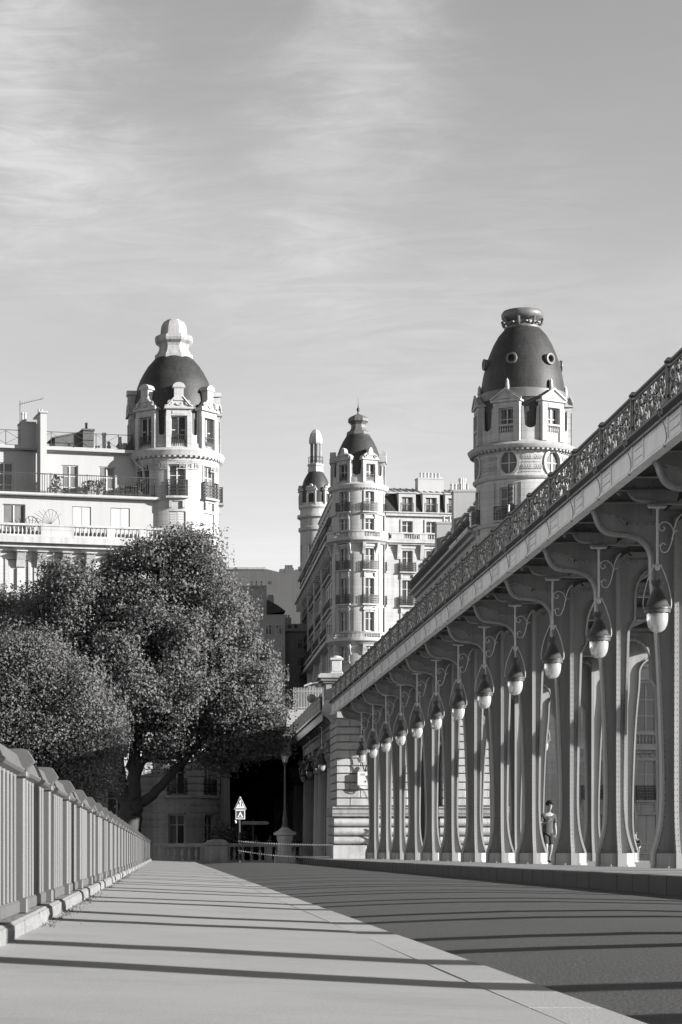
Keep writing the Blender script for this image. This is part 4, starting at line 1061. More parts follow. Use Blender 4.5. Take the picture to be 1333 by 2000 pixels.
# right wing
wy = -1.5
WP = flatP(2.3, wy, 0)
def wu(cx): return (PX(540 + cx/3.174, MBY - 1) - MX)/cos(mrot) - 2.3
wing_cx = (800, 952, 1090, 1230, 1370, 1500)
wzz = [(mz(872), mz(800)), (mz(1118), mz(985)), (mz(1330), mz(1170)), (mz(1500), mz(1380)), (mz(1690), mz(1590))]
holes = [(wu(c)-.58, wu(c)+.58, z0, z1) for c in wing_cx for z0, z1 in wzz]
m = MB(); wallg(m, 0, 24, -6, mz(757), holes, WP, .3); part('wing_wall', m, M_['stone'], mid)
part('wing_core', MB().box(2.3, 26.2, wy+.33, 13, -6, mz(757)), M_['darkwall'], mid)
for c in wing_cx[:4]:
    for j, (z0, z1) in enumerate(wzz[:4]):
        u0, u1 = wu(c)-.58, wu(c)+.58
        window(mid, WP, u0, u1, z0, z1, .28, 'french', 2, 'glass' if j < 2 else None); surround(mid, WP, u0, u1, z0, z1, .2, .09, sill=(j in (0, 3)), lintel=.24 if j in (1,) else 0)
        if j in (1, 2): iron_rail(mid, WP, u0-.3, u1+.3, z0, 1.0, -.32, .12)
m = MB(); pbox(m, WP, 0, 24, mz(770), mz(752), -.35, .02); pbox(m, WP, 0, 24, mz(752)+.003, mz(745), -.5, .02); part('cornice', m, M_['stone'], mid)
m = MB(); pbox(m, WP, 0, 24, mz(940), mz(925), -.62, .02); pbox(m, WP, 0, 24, mz(950), mz(940)-.003, -.4, .02); part('balcony_slab', m, M_['stone'], mid)
BPm = flatP(2.3, wy-.62, 0)
stone_balustrade(mid, BPm, .6, 24, mz(925)+.003, mz(877)-mz(925), 0, [(wu(690) if wu(690) > .61 else .61, wu(768)), (wu(868), wu(920)), (wu(985), wu(1050))], 'stone', .24)
for c in (745, 890, 1010, 1160):
    m = MB(); u = wu(c) + 2.3; zt = mz(952); m.prism([(wy-.45, zt), (wy-.01, zt), (wy-.01, zt-1.5), (wy-.15, zt-1.5), (wy-.3, zt-.7)], u-.2, u+.2, 'x'); part('console', m, M_['stone'], mid)
# mansard
zt0, zt1, zr = mz(744), mz(622), mz(560)
m = MB(); m.prism([(wy+.1, zt0), (wy+.95, zt1), (9, zt1), (10, zt0)], 2.35, 26, 'x'); part('mansard', m, M_['slate'], mid)
m = MB(); m.prism([(wy+.75, zt1+.003), (wy+.75, zt1+.16), (wy+4.2, zr), (wy+8, zr), (9.2, zt1+.003)], 2.3, 26, 'x'); part('roof', m, M_['zinc'], mid)
sea = MB().add([], [])
for k in range(34):
    x = 2.6 + k*.7; a, b_ = Vector((x, wy+.75, zt1+.16)), Vector((x, wy+4.2, zr)); n_ = Vector((0, -(b_.z-a.z), b_.y-a.y)).normalized()
    m = MB(); m.add([a+Vector((-.05,0,0)), a+Vector((.05,0,0)), b_+Vector((.05,0,0)), b_+Vector((-.05,0,0)), a+n_*.1, b_+n_*.1], [(0,1,4),(1,2,5,4),(2,3,5),(3,0,4,5)])
    part('roof_seam', m, M_['zinc'], mid)
for c in (800, 952, 1095, 1240):     # mansard dormers
    u = wu(c) + 2.3; z0, z1 = mz(744), mz(655); m = MB()
    m.box(u-.95, u-.62, wy+.02, wy+1.4, z0, z1+.1); m.box(u+.62, u+.95, wy+.02, wy+1.4, z0, z1+.1); m.box(u-.95, u+.95, wy+.02, wy+1.4, z1+.103, z1+.5); m.box(u-1.1, u+1.1, wy-.12, wy+1.6, z1+.503, z1+.62)
    o = part('dormer', m, M_['trim'], mid)
    Q = flatP(u-.62, wy+.1, 0); mm = MB()
    for a, b_ in ((0, .09), (.575, .665), (1.15, 1.24)): pbox(mm, Q, a, b_, z0, z1, .1, .22)
    pbox(mm, Q, .09, .575, z0+.85, z0+.93, .12, .22); pbox(mm, Q, .665, 1.15, z0+.85, z0+.93, .12, .22); part('window_frame', mm, M_['frame'], o)
    for a, b_ in ((.09, .575), (.665, 1.15)): part('pane', MB().add([Q(a, z0, .18), Q(b_, z0, .18), Q(b_, z1, .18), Q(a, z1, .18)], [(0,1,2,3)]), M_['curtain'], o)
    mm = MB(); pbox(mm, Q, -.1, 1.34, z0+.95, z0+1.0, -.12, -.08)
    for k in range(12): pbox(mm, Q, -.08+k*.128, -.06+k*.128, z0, z0+.95, -.11, -.09)
    part('balcony_railing', mm, M_['black'], o)
m = MB(); u = wu(982) + 2.3; m.box(u-1.45, u+1.45, wy+1.9, wy+3.0, zt1, mz(520)); m.box(u-1.5, u+1.5, wy+1.85, wy+3.05, mz(520)+.003, mz(512))
chimney_pots(m, [u-1.0+.4*i for i in range(6)], wy+2.4, mz(512), .13, .6); part('chimney', m, M_['plaster'], mid)
m = MB(); u = wu(1155) + 2.3; m.box(u-.7, u+.7, wy+2.4, wy+3.2, zt1, mz(585)); chimney_pots(m, [u-.4, u, u+.4], wy+2.8, mz(585), .2, .9); part('chimney', m, M_['plaster'], mid)
m = MB(); chimney_pots(m, [wu(1068)+2.3, wu(1200)+2.3, wu(1215)+2.3, wu(1225)+2.3], wy+3.5, zr-.4, .2, 1.6); part('roof_vent', m, M_['zinc'], mid)
part('downpipe', MB().tube([(2.45, wy-.25, mz(760)), (2.45, wy-.25, 6)], .09, 6), M_['zinc'], mid)
# street side facade, running away from the tower, in shade
sa = PI/2 - mrot
fx0, fy0 = -2.55, .6
LF = 58
def SP(u, v, d):     # u from the tower backwards, d inward (to the right)
    ca, sa_ = cos(sa), sin(sa); return (fx0 + u*ca + d*sa_, fy0 + u*sa_ - d*ca, v)
cols_ = [3.2 + 3.1*k for k in range(17)]
holes = [(c-.6, c+.6, z0, z1) for c in cols_ for z0, z1 in mwz[1:]]
m = MB(); wallg(m, 0, LF, -6, mz(757), holes, SP, .3); part('street_wall', m, M_['stone'], mid)
m = MB(); pbox(m, SP, 0, LF, -6, mz(757), .32, 6); part('street_core', m, M_['darkwall'], mid)
for j, (z0, z1) in enumerate(mwz[1:5]):
    for c in cols_[:12]:
        m = MB(); pbox(m, SP, c-.6, c-.5, z0, z1, .2, .28); pbox(m, SP, c+.5, c+.6, z0, z1, .2, .28); pbox(m, SP, c-.04, c+.04, z0, z1, .2, .28); pbox(m, SP, c-.5, c-.04, z0+1.5, z0+1.58, .2, .28); pbox(m, SP, c+.04, c+.5, z0+1.5, z0+1.58, .2, .28)
        o = part('window', m, M_['frame'], mid)
        part('pane', MB().add([SP(c-.6, z0, .26), SP(c+.6, z0, .26), SP(c+.6, z1, .26), SP(c-.6, z1, .26)], [(0,1,2,3)]), M_['glass'], o)
    for b0 in (0, 12.5, 25, 37.5):
        iron_rail(mid, SP, b0+1.2, b0+11.6, z0, 1.0, -.75 if j in (0, 3) else -.4, .2, False, False, True, nu=1)
        m = MB(); pbox(m, SP, b0+1.0, b0+11.8, z0-.2, z0-.004, -.85 if j in (0, 3) else -.5, .02); part('balcony_slab', m, M_['stone'], mid)
    m = MB(); pbox(m, SP, 0, LF, z0-.5, z0-.21, -.15, .02); part('string_course', m, M_['stone'], mid)
for b0 in (12.2, 24.7, 37.2, 49.7):      # projecting bays between the balconies
    m = MB(); pbox(m, SP, b0-.5, b0+.5, -5, mz(800), -.55, .02); part('pilaster', m, M_['stone'], mid)
m = MB(); pbox(m, SP, 0, LF, mz(770), mz(750), -.6, .02); pbox(m, SP, 0, LF, mz(950), mz(925), -1.0, .02); pbox(m, SP, 0, LF, mz(1570), mz(1548), -1.0, .02); part('cornice', m, M_['stone'], mid)
m = MB()
for c in range(28): pbox(m, SP, c*2.05+.9, c*2.05+1.25, mz(950)-1.1, mz(950)-.003, -.8, .02)
part('consoles', m, M_['stone'], mid, kind='stuff')
m = MB(); V = [SP(0, mz(750)+.003, 0), SP(LF, mz(750)+.003, 0), SP(LF, mz(570), 1.2), SP(0, mz(640), 1.2), SP(LF, mz(520), 6), SP(0, mz(600), 6)]
m.add(V, [(0,1,2,3), (3,2,4,5)]); part('street_mansard', m, M_['slate'], mid)
m = MB(); pbox(m, SP, .6, 26, mz(752), 39.6, .12, 5.5); pbox(m, SP, .5, 26.15, 39.603, 39.8, .02, 5.6); part('attic_wall', m, M_['stone'], mid)
for c in cols_[:12]:
    m = MB(); pbox(m, SP, c-.8, c+.8, mz(750)+.01, mz(655), .05, 1.6); pbox(m, SP, c-.95, c+.95, mz(655)+.003, mz(645), -.05, 1.8); part('dormer', m, M_['trim'], mid)
m = MB(); pbox(m, SP, 16, 18.5, mz(755), mz(560), .5, 4); pbox(m, SP, 31, 33, mz(755), mz(570), .5, 4); part('chimney', m, M_['stone'], mid)

# far corner tower with a thin glazed lantern
FY = 305.0
fxc = PX(617, FY)
fz = lambda cy: PZ(760 + cy/3.174, FY - 1.9)
ft = thing('domed_turret', 'smaller pale turret with a slate dome and thin glazed lantern, behind the spired tower', 'building', (fxc, FY, 0))
Pf = cylP(2.1)
fa = [R(-20), R(-75), R(35)]
fw = [(fz(1060), fz(960)), (fz(1250), fz(1140)), (fz(1450), fz(1340))]
m = MB(); wallg(m, -PI*2.1*.9, PI*2.1*.9, -6, fz(780), [(a*2.1-.45, a*2.1+.45, z0, z1) for a in fa for z0, z1 in fw], Pf, .3, .4); part('tower_wall', m, M_['stone'], ft, smooth=30)
part('tower_core', MB().lathe([(1.75, -6), (1.75, fz(700))], 24), M_['darkwall'], ft)
for a in fa:
    for z0, z1 in fw: window(ft, Pf, a*2.1-.45, a*2.1+.45, z0, z1, .25, 'french', 2)
for cy, w_ in ((780, .40), (860, .25), (720, .2), (1100, .3), (1300, .4)): ringpart('cornice', ft, [(2.05, fz(cy)-.5), (2.1+w_, fz(cy)-.2), (2.1+w_, fz(cy)+.15), (2.05, fz(cy)+.25)], 'stone', 36, 30)
ringpart('drum', ft, [(2.1, fz(775)), (2.1, fz(700))], 'stone', 36)
ringpart('dome', ft, [(2.0, fz(715)), (1.98, fz(640)), (1.86, fz(590)), (1.6, fz(550)), (1.25, fz(520)), (1.0, fz(503)), (.9, fz(498))], 'slate', 40, 60)
for a in (R(-20), R(-85), R(45)): dormer(ft, a, 2.2, fz(720), .75, 1.5, 'shell', .25, .9, .1, None, .7)
ringpart('lantern_base', ft, [(1.05, fz(503)), (1.05, fz(490)), (.98, fz(470)), (1.12, fz(462)), (1.1, fz(452)), (.86, fz(448))], 'stone', 8, 10)
m = MB()
for k in range(8):
    a = 2*PI*k/8 + .3; m.tube([(.72*sin(a), -.72*cos(a), fz(450)), (.72*sin(a), -.72*cos(a), fz(325))], .07, 5)
part('lantern_posts', m, M_['stone'], ft, kind='stuff'); part('lantern_glazing', MB().lathe([(.62, fz(450)), (.62, fz(325))], 8), M_['curtain'], ft)
m = MB(); m.lathe([(.98, fz(435)), (1.0, fz(432))], 16, cap=False); m.lathe([(.98, fz(410)), (1.0, fz(407))], 16, cap=False)
for k in range(16):
    a = 2*PI*k/16; m.tube([(.99*sin(a), -.99*cos(a), fz(450)), (.99*sin(a), -.99*cos(a), fz(407))], .02, 4)
part('balcony_railing', m, M_['black'], ft)
ringpart('lantern_cap', ft, [(.78, fz(327)), (.9, fz(318)), (.92, fz(305)), (.88, fz(290)), (.70, fz(260)), (.40, fz(240)), (.0, fz(228))], 'stone', 8, 10)

# ------------------------------------------------------------ right tower building
RY = 163.0
RXc = PX(1021, RY)
rrot = R(8)
rt = thing('tower_building', 'pale stone building whose round tower has a tall slate dome with portholes and pedimented dormers', 'building', (RXc, RY, 0), rrot)
def rz_(cy): return PZ(580 + cy/2.818, RY - 3.3*max(0, min(1, (cy-200)/550)))
rr_ = 3.32
P = cylP(rr_)
rth = [R(-29) - rrot + k*PI/3 for k in range(6)]
lowA = [R(a) - rrot for a in (-28, 32, -88)]
rwz = [(rz_(1225), rz_(1042)), (rz_(1500), rz_(1360)), (rz_(1800), rz_(1650))]
holes = [(a*rr_-.58, a*rr_+.58, z0, z1) for a in lowA for z0, z1 in rwz]
m = MB(); wallg(m, -PI*rr_*.8, PI*rr_*.8, -6, rz_(990), holes, P, .32, .35); part('tower_wall', m, M_['stone'], rt, smooth=30)
part('tower_core', MB().lathe([(rr_-.38, -6), (rr_-.38, rz_(790))], 40), M_['darkwall'], rt)
for a in lowA:
    for j, (z0, z1) in enumerate(rwz):
        window(rt, P, a*rr_-.58, a*rr_+.58, z0, z1, .28, 'french', 2); surround(rt, P, a*rr_-.58, a*rr_+.58, z0, z1, .16, .06, sill=False)
        iron_rail(rt, P, a*rr_-.85, a*rr_+.85, z0, 1.0, -.35, .12)
coursed(rt, P, -rr_*1.3, rr_*1.7, -2, PZ(1474, RY-3.3), [(h[0]-.2, h[1]+.2, h[2]-.1, h[3]+.25) for h in holes], .42, .045, .05, .4)
for a in (lowA[0]+PI/6, lowA[0]-PI/6):
    m = MB(); pbox(m, P, a*rr_-.75, a*rr_+.75, rz_(1500), rz_(1015), -.09, .02, 5); part('pilaster', m, M_['stone'], rt)
ringpart('string_course', rt, [(rr_-.05, rz_(1262)), (rr_+.2, rz_(1255)), (rr_+.28, rz_(1238)), (rr_-.05, rz_(1232))], 'stone')
# frieze storey with oval windows and carved festoons
zf0, zf1 = rz_(985), rz_(852)
oa = [R(-26) - rrot, R(31) - rrot, R(88) - rrot, R(-83) - rrot]
fr = rr_ + .04
m = MB()
na = 180
ov = (.62, .80); zo = rz_(907)
def in_ov(u, v, s=1.0): return any(((u - a*fr)/(ov[0]*s))**2 + ((v - zo)/(ov[1]*s))**2 < 1 for a in oa)
us = [-PI*fr*.8 + 2*PI*fr*.8*i/150 for i in range(151)]
Pr = cylP(fr)
# plain band with the oval openings cut by fan strips
segs = []
bounds = sorted([(a*fr-1.0, a*fr+1.0) for a in oa])
x = -PI*fr*.8
for a, b_ in bounds: segs.append((x, a)); x = b_
segs.append((x, PI*fr*.8))
for a, b_ in segs: wallg(m, a, b_, zf0, zf1, [], Pr, .1, .3)
for a in oa:
    n = 40; c = a*fr; hw = 1.0
    for k in range(n):
        q0, q1 = 2*PI*k/n, 2*PI*(k+1)/n
        def edge(q):
            dx, dy = cos(q), sin(q); up_, dn = zf1-zo, zo-zf0
            t = min(hw/abs(dx) if abs(dx) > 1e-6 else 1e9, (up_ if dy > 0 else dn)/abs(dy) if abs(dy) > 1e-6 else 1e9); return c+dx*t, zo+dy*t
        e0, e1 = edge(q0), edge(q1)
        i0, i1 = (c+ov[0]*cos(q0), zo+ov[1]*sin(q0)), (c+ov[0]*cos(q1), zo+ov[1]*sin(q1))
        m.add([Pr(*i0, 0), Pr(*e0, 0), Pr(*e1, 0), Pr(*i1, 0), Pr(*i0, .3), Pr(*i1, .3)], [(0,1,2,3), (0,3,5,4)])
part('frieze', m, M_['stone'], rt)
for a in oa:
    c = a*fr; m = MB(); n = 32
    for k in range(n):
        q0, q1 = 2*PI*k/n, 2*PI*(k+1)/n
        pts = []
        for s_, d in ((1.0, -.10), (1.32, -.10), (1.32, .0), (1.0, .02)):
            for q in (q0, q1): pts.append(Pr(c + ov[0]*s_*cos(q), zo + ov[1]*s_*sin(q), d))
        m.add(pts, [(0,2,3,1), (2,4,5,3), (0,1,7,6)])
    pbox(m, Pr, c-.16, c+.16, zo+ov[1]*1.05, zo+ov[1]*1.55, -.18, .0)
    o = part('oval_window', m, M_['stone'], rt)
    m = MB(); pbox(m, Pr, c-.04, c+.04, zo-ov[1], zo+ov[1], .14, .2); pbox(m, Pr, c-ov[0], c-.041, zo-.03, zo+.03, .15, .2); pbox(m, Pr, c+.041, c+ov[0], zo-.03, zo+.03, .15, .2); part('window_frame', m, M_['frame'], o)
    part('pane', MB().add([Pr(c + ov[0]*1.02*cos(2*PI*k/24), zo + ov[1]*1.02*sin(2*PI*k/24), .18) for k in range(24)], [tuple(range(24))]), M_['curtain'], o)
    for side_ in (-1, 1):     # carved festoons: rolls of leaves either side
        m = MB(); q = random.Random(int(a*100) + side_)
        for row in (.33, -.33):
            for k in range(5):
                u = c + side_*(1.02 + k*.17 if True else 0); zc_ = zo + row*1.05
                if not abs(u/fr) < 2.5: continue
                m.tube([Pr(u + .085*cos(t)*(1-t/14), zc_ + .18*sin(t)*(1-t/14), -.03) for t in [i*.8 for i in range(11)]], .035, 4)
            pbox(m, Pr, c+side_*1.45-.45, c+side_*1.45+.45, zo+row*1.05-.34, zo+row*1.05-.30, -.05, .01, 2)
        part('festoon', m, M_['stone'], rt)
ringpart('string_course', rt, [(fr-.1, rz_(1000)), (fr+.12, rz_(995)), (fr+.22, rz_(985)), (fr+.22, rz_(978)), (fr-.1, rz_(970))], 'stone', smooth=25)
part('string_fillet', MB().lathe([(fr+.05, zf0-.02), (fr+.05, zf0+.03)], 56), M_['stone'], rt)  # narrow stone ring at the foot of the frieze
ringpart('cornice', rt, [(fr, rz_(852)), (fr+.12, rz_(846)), (fr+.12, rz_(838)), (fr+.46, rz_(832)), (fr+.54, rz_(824)), (fr+.60, rz_(812)), (fr+.45, rz_(803)), (fr+.05, rz_(790)), (fr-.05, rz_(784)), (fr-.4, rz_(783))], 'stone', smooth=25)
dentils(rt, fr+.12, rz_(843), rz_(832), 64, .16, .30)
ringpart('dome', rt, [(3.05, rz_(780)), (3.05, rz_(545)), (3.0, rz_(515)), (2.96, rz_(470)), (2.84, rz_(420)), (2.66, rz_(365)), (2.42, rz_(315)), (2.10, rz_(262)), (1.76, rz_(220)), (1.38, rz_(188)), (1.2, rz_(180))], 'slate', 72, 60)
ringpart('dome_band', rt, [(3.06, rz_(562)), (3.12, rz_(560)), (3.10, rz_(516)), (3.02, rz_(512))], 'lead', 56, 30)
u_panels(rt, rr_-.06, rth, 1.06, rz_(790), rz_(720), rz_(610))
for a in rth:
    if cos(a + rrot) > -.4: dormer(rt, a, rr_+.05, rz_(788), 1.05, 1.75, 'triangle', .46, 1.1, .62, 'stone', .72, .95)
for k in range(6):      # round portholes on the dome
    a = R(-25) - rrot + k*PI/3; zp = rz_(362)
    m = MB(); s0 = 0
    m.lathe([(.24, .0), (.24, .32), (.30, .36), (.40, .34), (.43, .25), (.38, .20), (.38, -.5)], 20, cap=False)
    o = part('porthole', m.xf(Matrix.Translation((0, -2.56, zp)) @ Matrix.Rotation(R(90), 4, 'X')), M_['lead'], rt, None, a, 40)
    part('pane', MB().lathe([(.25, .05), (0, .05)], 16).xf(Matrix.Translation((0, -2.56, zp)) @ Matrix.Rotation(R(90), 4, 'X')), M_['glass'], o)
crown = MB().lathe([(1.25, rz_(186)), (1.32, rz_(180)), (1.32, rz_(172)), (1.2, rz_(166)), (1.12, rz_(158)), (1.15, rz_(148)), (1.12, rz_(142)), (1.22, rz_(136)), (1.42, rz_(126)), (1.52, rz_(116)), (1.54, rz_(98)), (1.46, rz_(88)), (1.40, rz_(82)), (.9, rz_(76)), (0, rz_(72))], 32)
for k in range(8):
    a = k*PI/4 + .3; crown.tube([(1.25*sin(a), -1.25*cos(a), rz_(165)), (1.38*sin(a), -1.38*cos(a), rz_(155)), (1.45*sin(a), -1.45*cos(a), rz_(140)), (1.5*sin(a), -1.5*cos(a), rz_(128))], .10, 6)
    crown.lathe([(0, rz_(160)), (.14, rz_(156)), (.14, rz_(150)), (0, rz_(146))], 8, 1.3*sin(a+.39), -1.3*cos(a+.39))
part('dome_crown', crown, M_['lead'], rt, smooth=40)
# front facade to the right, seen between the viaduct columns
def rfu(px): return (PX(px, RY-2.0+ (PX(px, RY)-RXc)*sin(rrot)) - RXc)/cos(rrot)
RP_ = flatP(0, -2.0, 0)
rz2 = lambda py: PZ(py, RY-.5)
bays = [rfu(px) for px in (1150, 1256, 1068, 1350, 1440)]
rtop = 1000
rows = [(rz2(1672), rz2(1592), 'shut'), (rz2(1565), rz2(1486), 'arch'), (rz2(1430), rz2(1335), 'big'), (rz2(1300), rz2(1225), 'french'), (rz2(1160), rz2(1090), 'french')]
rhw = .72
holes = [(c-rhw, c+rhw, z0, z1) for c in bays for z0, z1, s_ in rows]
m = MB(); wallg(m, 2.6, 32, -6, rz2(1020), holes, RP_, .32); part('wall', m, M_['stone'], rt)
part('wall_core', MB().box(2.7, 32, -1.66, 12, -6, rz2(1020)), M_['darkwall'], rt)
for c in bays:
    for z0, z1, s_ in rows:
        window(rt, RP_, c-rhw, c+rhw, z0, z1, .28, 'shut' if s_ == 'shut' else 'french', 3 if s_ == 'big' else 2, 'glass')
        surround(rt, RP_, c-rhw, c+rhw, z0, z1, .2, .08, sill=(s_ == 'french'), lintel=.2 if s_ == 'big' else 0)
        if s_ == 'arch':
            iron_rail(rt, RP_, c-rhw-.12, c+rhw+.12, rz2(1563), 1.05, -.25, .11)
            for k in range(-3, 4):       # fan of voussoirs over the opening
                q = R(k*24); m = MB(); r0, r1 = rhw+.06, rhw+.75; zc_ = z1 - .42
                pts = [(c + r_*sin(q + e), zc_ + r_*cos(q + e)) for r_, e in ((r0, -.19), (r0, .19), (r1, .20), (r1, -.20))]
                m.add([RP_(u, v, d) for d in (-.10, .02) for u, v in pts], [(0,1,2,3), (0,4,5,1), (1,5,6,2), (2,6,7,3), (3,7,4,0)]); part('keystone', m, M_['stone'], rt)
m = MB(); pbox(m, RP_, 2.6, 32, rz2(1466), rz2(1460), -.75, .02); pbox(m, RP_, 2.6, 32, rz2(1472), rz2(1466)-.003, -.4, .02); part('balcony_slab', m, M_['stone'], rt)
stone_balustrade(rt, flatP(0, -2.72, 0), 2.7, 32, rz2(1460)+.003, rz2(1432)-rz2(1460), 0, [(c+rhw+.15, c+rhw+1.2) for c in bays] + [(c-rhw-1.2, c-rhw-.15) for c in bays[:1]], 'stone', .24)
coursed(rt, RP_, 2.65, 32, -2, rz2(1474), [(h[0]-.22, h[1]+.22, h[2]-.1, h[3]+.25) for h in holes], .42, .045, .05)
m = MB(); pbox(m, RP_, 2.6, 32, rz2(1030), rz2(1016), -.5, .02); part('cornice', m, M_['stone'], rt)
m = MB(); m.prism([(-1.8, rz2(1015)), (-.6, rz2(960)), (6, rz2(950)), (12, rz2(1015))], 2.7, 32, 'x'); part('mansard', m, M_['slate'], rt)
# street side facade of the right building, receding behind the viaduct railing
ra = PI/2 - rrot
def QP(u, v, d):
    ca, sa_ = cos(ra), sin(ra); return (-3.15 + u*ca + d*sa_, .8 + u*sa_ - d*ca, v)
LR = 40
zc0 = rz_(1200)
cs = [2.2 + 3.3*k for k in range(12)]
qz = [(zc0-3.4, zc0-1.4), (zc0-7.2, zc0-4.9), (zc0-11, zc0-8.6), (zc0-14.8, zc0-12.4)]
holes = [(c-.6, c+.6, z0, z1) for c in cs for z0, z1 in qz]
m = MB(); wallg(m, 0, LR, -6, zc0-.7, holes, QP, .3); part('street_wall', m, M_['stone'], rt)
m = MB(); pbox(m, QP, 0, LR, -6, zc0-.7, .32, 5); part('street_core', m, M_['darkwall'], rt)
for c in cs:
    for j, (z0, z1) in enumerate(qz):
        m = MB(); pbox(m, QP, c-.6, c-.5, z0, z1, .2, .28); pbox(m, QP, c+.5, c+.6, z0, z1, .2, .28); pbox(m, QP, c-.04, c+.04, z0, z1, .2, .28); o = part('window', m, M_['frame'], rt)
        part('pane', MB().add([QP(c-.6, z0, .26), QP(c+.6, z0, .26), QP(c+.6, z1, .26), QP(c-.6, z1, .26)], [(0,1,2,3)]), M_['glass'], o)
m = MB(); pbox(m, QP, 0, LR, zc0-.7, zc0-.5, -.7, .02); pbox(m, QP, 0, LR, zc0-1.0, zc0-.703, -.3, .02); part('cornice', m, M_['stone'], rt)
for j in (0, 1, 2):
    z0 = qz[j][0]; iron_rail(rt, QP, .6, LR-1, z0, 1.0, -.7, .22, False, False, True, nu=1)
    m = MB(); pbox(m, QP, .4, LR-.8, z0-.2, z0-.004, -.8, .02); part('balcony_slab', m, M_['stone'], rt)
iron_rail(rt, QP, .2, LR-1, zc0-.49, 1.0, -.6, .22, False, False, True, nu=1)
m = MB(); V = [QP(0, zc0-.495, .3), QP(LR, zc0-.495, .3), QP(LR, zc0+2.2, 1.2), QP(0, zc0+2.2, 1.2), QP(LR, zc0+3.6, 5), QP(0, zc0+3.6, 5)]
m.add(V, [(0,1,2,3), (3,2,4,5)]); part('street_mansard', m, M_['slate'], rt)
for c in cs: 
    m = MB(); pbox(m, QP, c-.75, c+.75, zc0-.48, zc0+1.7, .25, 1.8); pbox(m, QP, c-.9, c+.9, zc0+1.703, zc0+1.9, .12, 2.0); o = part('dormer', m, M_['trim'], rt)
    part('pane', MB().add([QP(c-.5, zc0-.3, .24), QP(c+.5, zc0-.3, .24), QP(c+.5, zc0+1.5, .24), QP(c-.5, zc0+1.5, .24)], [(0,1,2,3)]), M_['glass'], o)
# pale chimney walls stepping up behind that facade
for u, w_, z0, z1, n in ((13, 1.3, zc0-1, zc0+4.3, 2), (24, 1.3, zc0-1, zc0+3.4, 3)):
    m = MB(); pbox(m, QP, u, u+w_, z0, z1, -.05, 6.5); pbox(m, QP, u-.06, u+w_+.06, z1+.003, z1+.18, -.1, 6.6)
    for k in range(n):
        p = QP(u+w_/2, 0, .6 + k*.5); m.lathe([(.12, z1+.18), (.10, z1+.7), (.13, z1+.72)], 7, p[0], p[1])
    part('chimney', m, M_['plaster'], rt)
t = thing('balcony_greenery', 'strip of spiky plants along the shaded balcony edge left of the right tower', 'plants', tuple((Matrix.Translation((RXc, RY, 0)) @ Matrix.Rotation(rrot, 4, 'Z')) @ Vector(QP(6, zc0-.45, -.45))), rrot + ra)
part('foliage', leafy(MB(), 500, 1, .9, 9, .12).xf(Matrix.Scale(5.5, 4, (1,0,0)) @ Matrix.Scale(.25, 4, (0,1,0))), M_['leaf'], t)
part('trough', MB().box(-5.4, 5.4, -.18, .18, -.03, .22), M_['zinc'], t)
# ------------------------------------------------------------ buildings further back
g = thing('gable_building', 'plain grey blank gable wall with one tiny window, far back between tree and mansion', 'building', (0, 330, 0))
gx = lambda px: PX(px, 330); gz_ = lambda py: PZ(py, 330)
m = MB(); m.prism([(gx(430), -6), (gx(640), -6), (gx(640), gz_(1112)), (gx(578), gz_(1112)), (gx(562), gz_(1121)), (gx(519), gz_(1111)), (gx(440), gz_(1115))], 0, 18, 'y'); part('wall', m, M_['wallgrey'], g)
part('roof', MB().box(gx(430), gx(519), -.15, 18.2, gz_(1115.5)+.25, gz_(1114)+.45), M_['zinc'], g)
part('window', MB().cbox(gx(525.5), gx(532), -.05, .1, gz_(1141), gz_(1135), .05), M_['glass'], g)
m = MB(); m.box(gx(549), gx(558), 3, 5, gz_(1125), gz_(1106)); m.box(gx(559), gx(577), 3.5, 6, gz_(1125), gz_(1103)); chimney_pots(m, [gx(562+3*i) for i in range(5)], 4.5, gz_(1103), .15, .5); part('chimney', m, M_['wallgrey'], g)
h = thing('white_house', 'white house with a row of chimney pots, just right of the big tree crown', 'building', (0, 280, 0))
hx = lambda px: PX(px, 280); hz = lambda py: PZ(py, 280)
m = MB(); m.box(hx(440), hx(557), 0, 14, -6, hz(1200)); part('wall', m, M_['plaster'], h)
m = MB(); m.prism([(hx(522), hz(1200)+.003), (hx(558), hz(1194)), (hx(542), hz(1182)), (hx(522), hz(1172))], -.3, 14, 'y'); part('roof', m, M_['slate'], h)
m = MB(); m.box(hx(455), hx(522)-.003, 1, 2.2, hz(1200)+.003, hz(1148)); m.box(hx(526), hx(540), 6, 7, hz(1195), hz(1155)); chimney_pots(m, [hx(474+4.2*i) for i in range(12)], 1.6, hz(1148), .13, .45); chimney_pots(m, [hx(493), hx(502), hx(512)], 1.4, hz(1148), .1, 1.0); chimney_pots(m, [hx(529), hx(533), hx(537)], 6.5, hz(1155), .13, .3); part('chimney', m, M_['plaster'], h)
for i, px in enumerate((500, 525, 545)):
    for z0, z1 in ((1240, 1220), (1290, 1265)): window(h, flatP(0, 0, 0), hx(px)-.4, hx(px)+.4, hz(z0), hz(z1), -.01, 'french', 2)
k = thing('pale_terrace_house', 'narrow pale house with shuttered windows squeezed between the tree and the shaded street front', 'building', (0, 290, 0))
kx = lambda px: PX(px, 290); kz = lambda py: PZ(py, 290)
KP = flatP(kx(556), 0, 0)
wins = [(kx(568)-kx(556), kx(577)-kx(556), kz(b_), kz(a)) for a, b_ in ((1248, 1268), (1283, 1302), (1318, 1336))] + [(kx(582)-kx(556), kx(591)-kx(556), kz(b_), kz(a)) for a, b_ in ((1248, 1268), (1283, 1302))]
m = MB(); wallg(m, 0, kx(612)-kx(556), -6, kz(1234), wins, KP, .2); part('wall', m, M_['trim'], k)
part('wall_core', MB().box(kx(556)+.05, kx(612)-.05, .22, 10, -6, kz(1234)), M_['darkwall'], k)
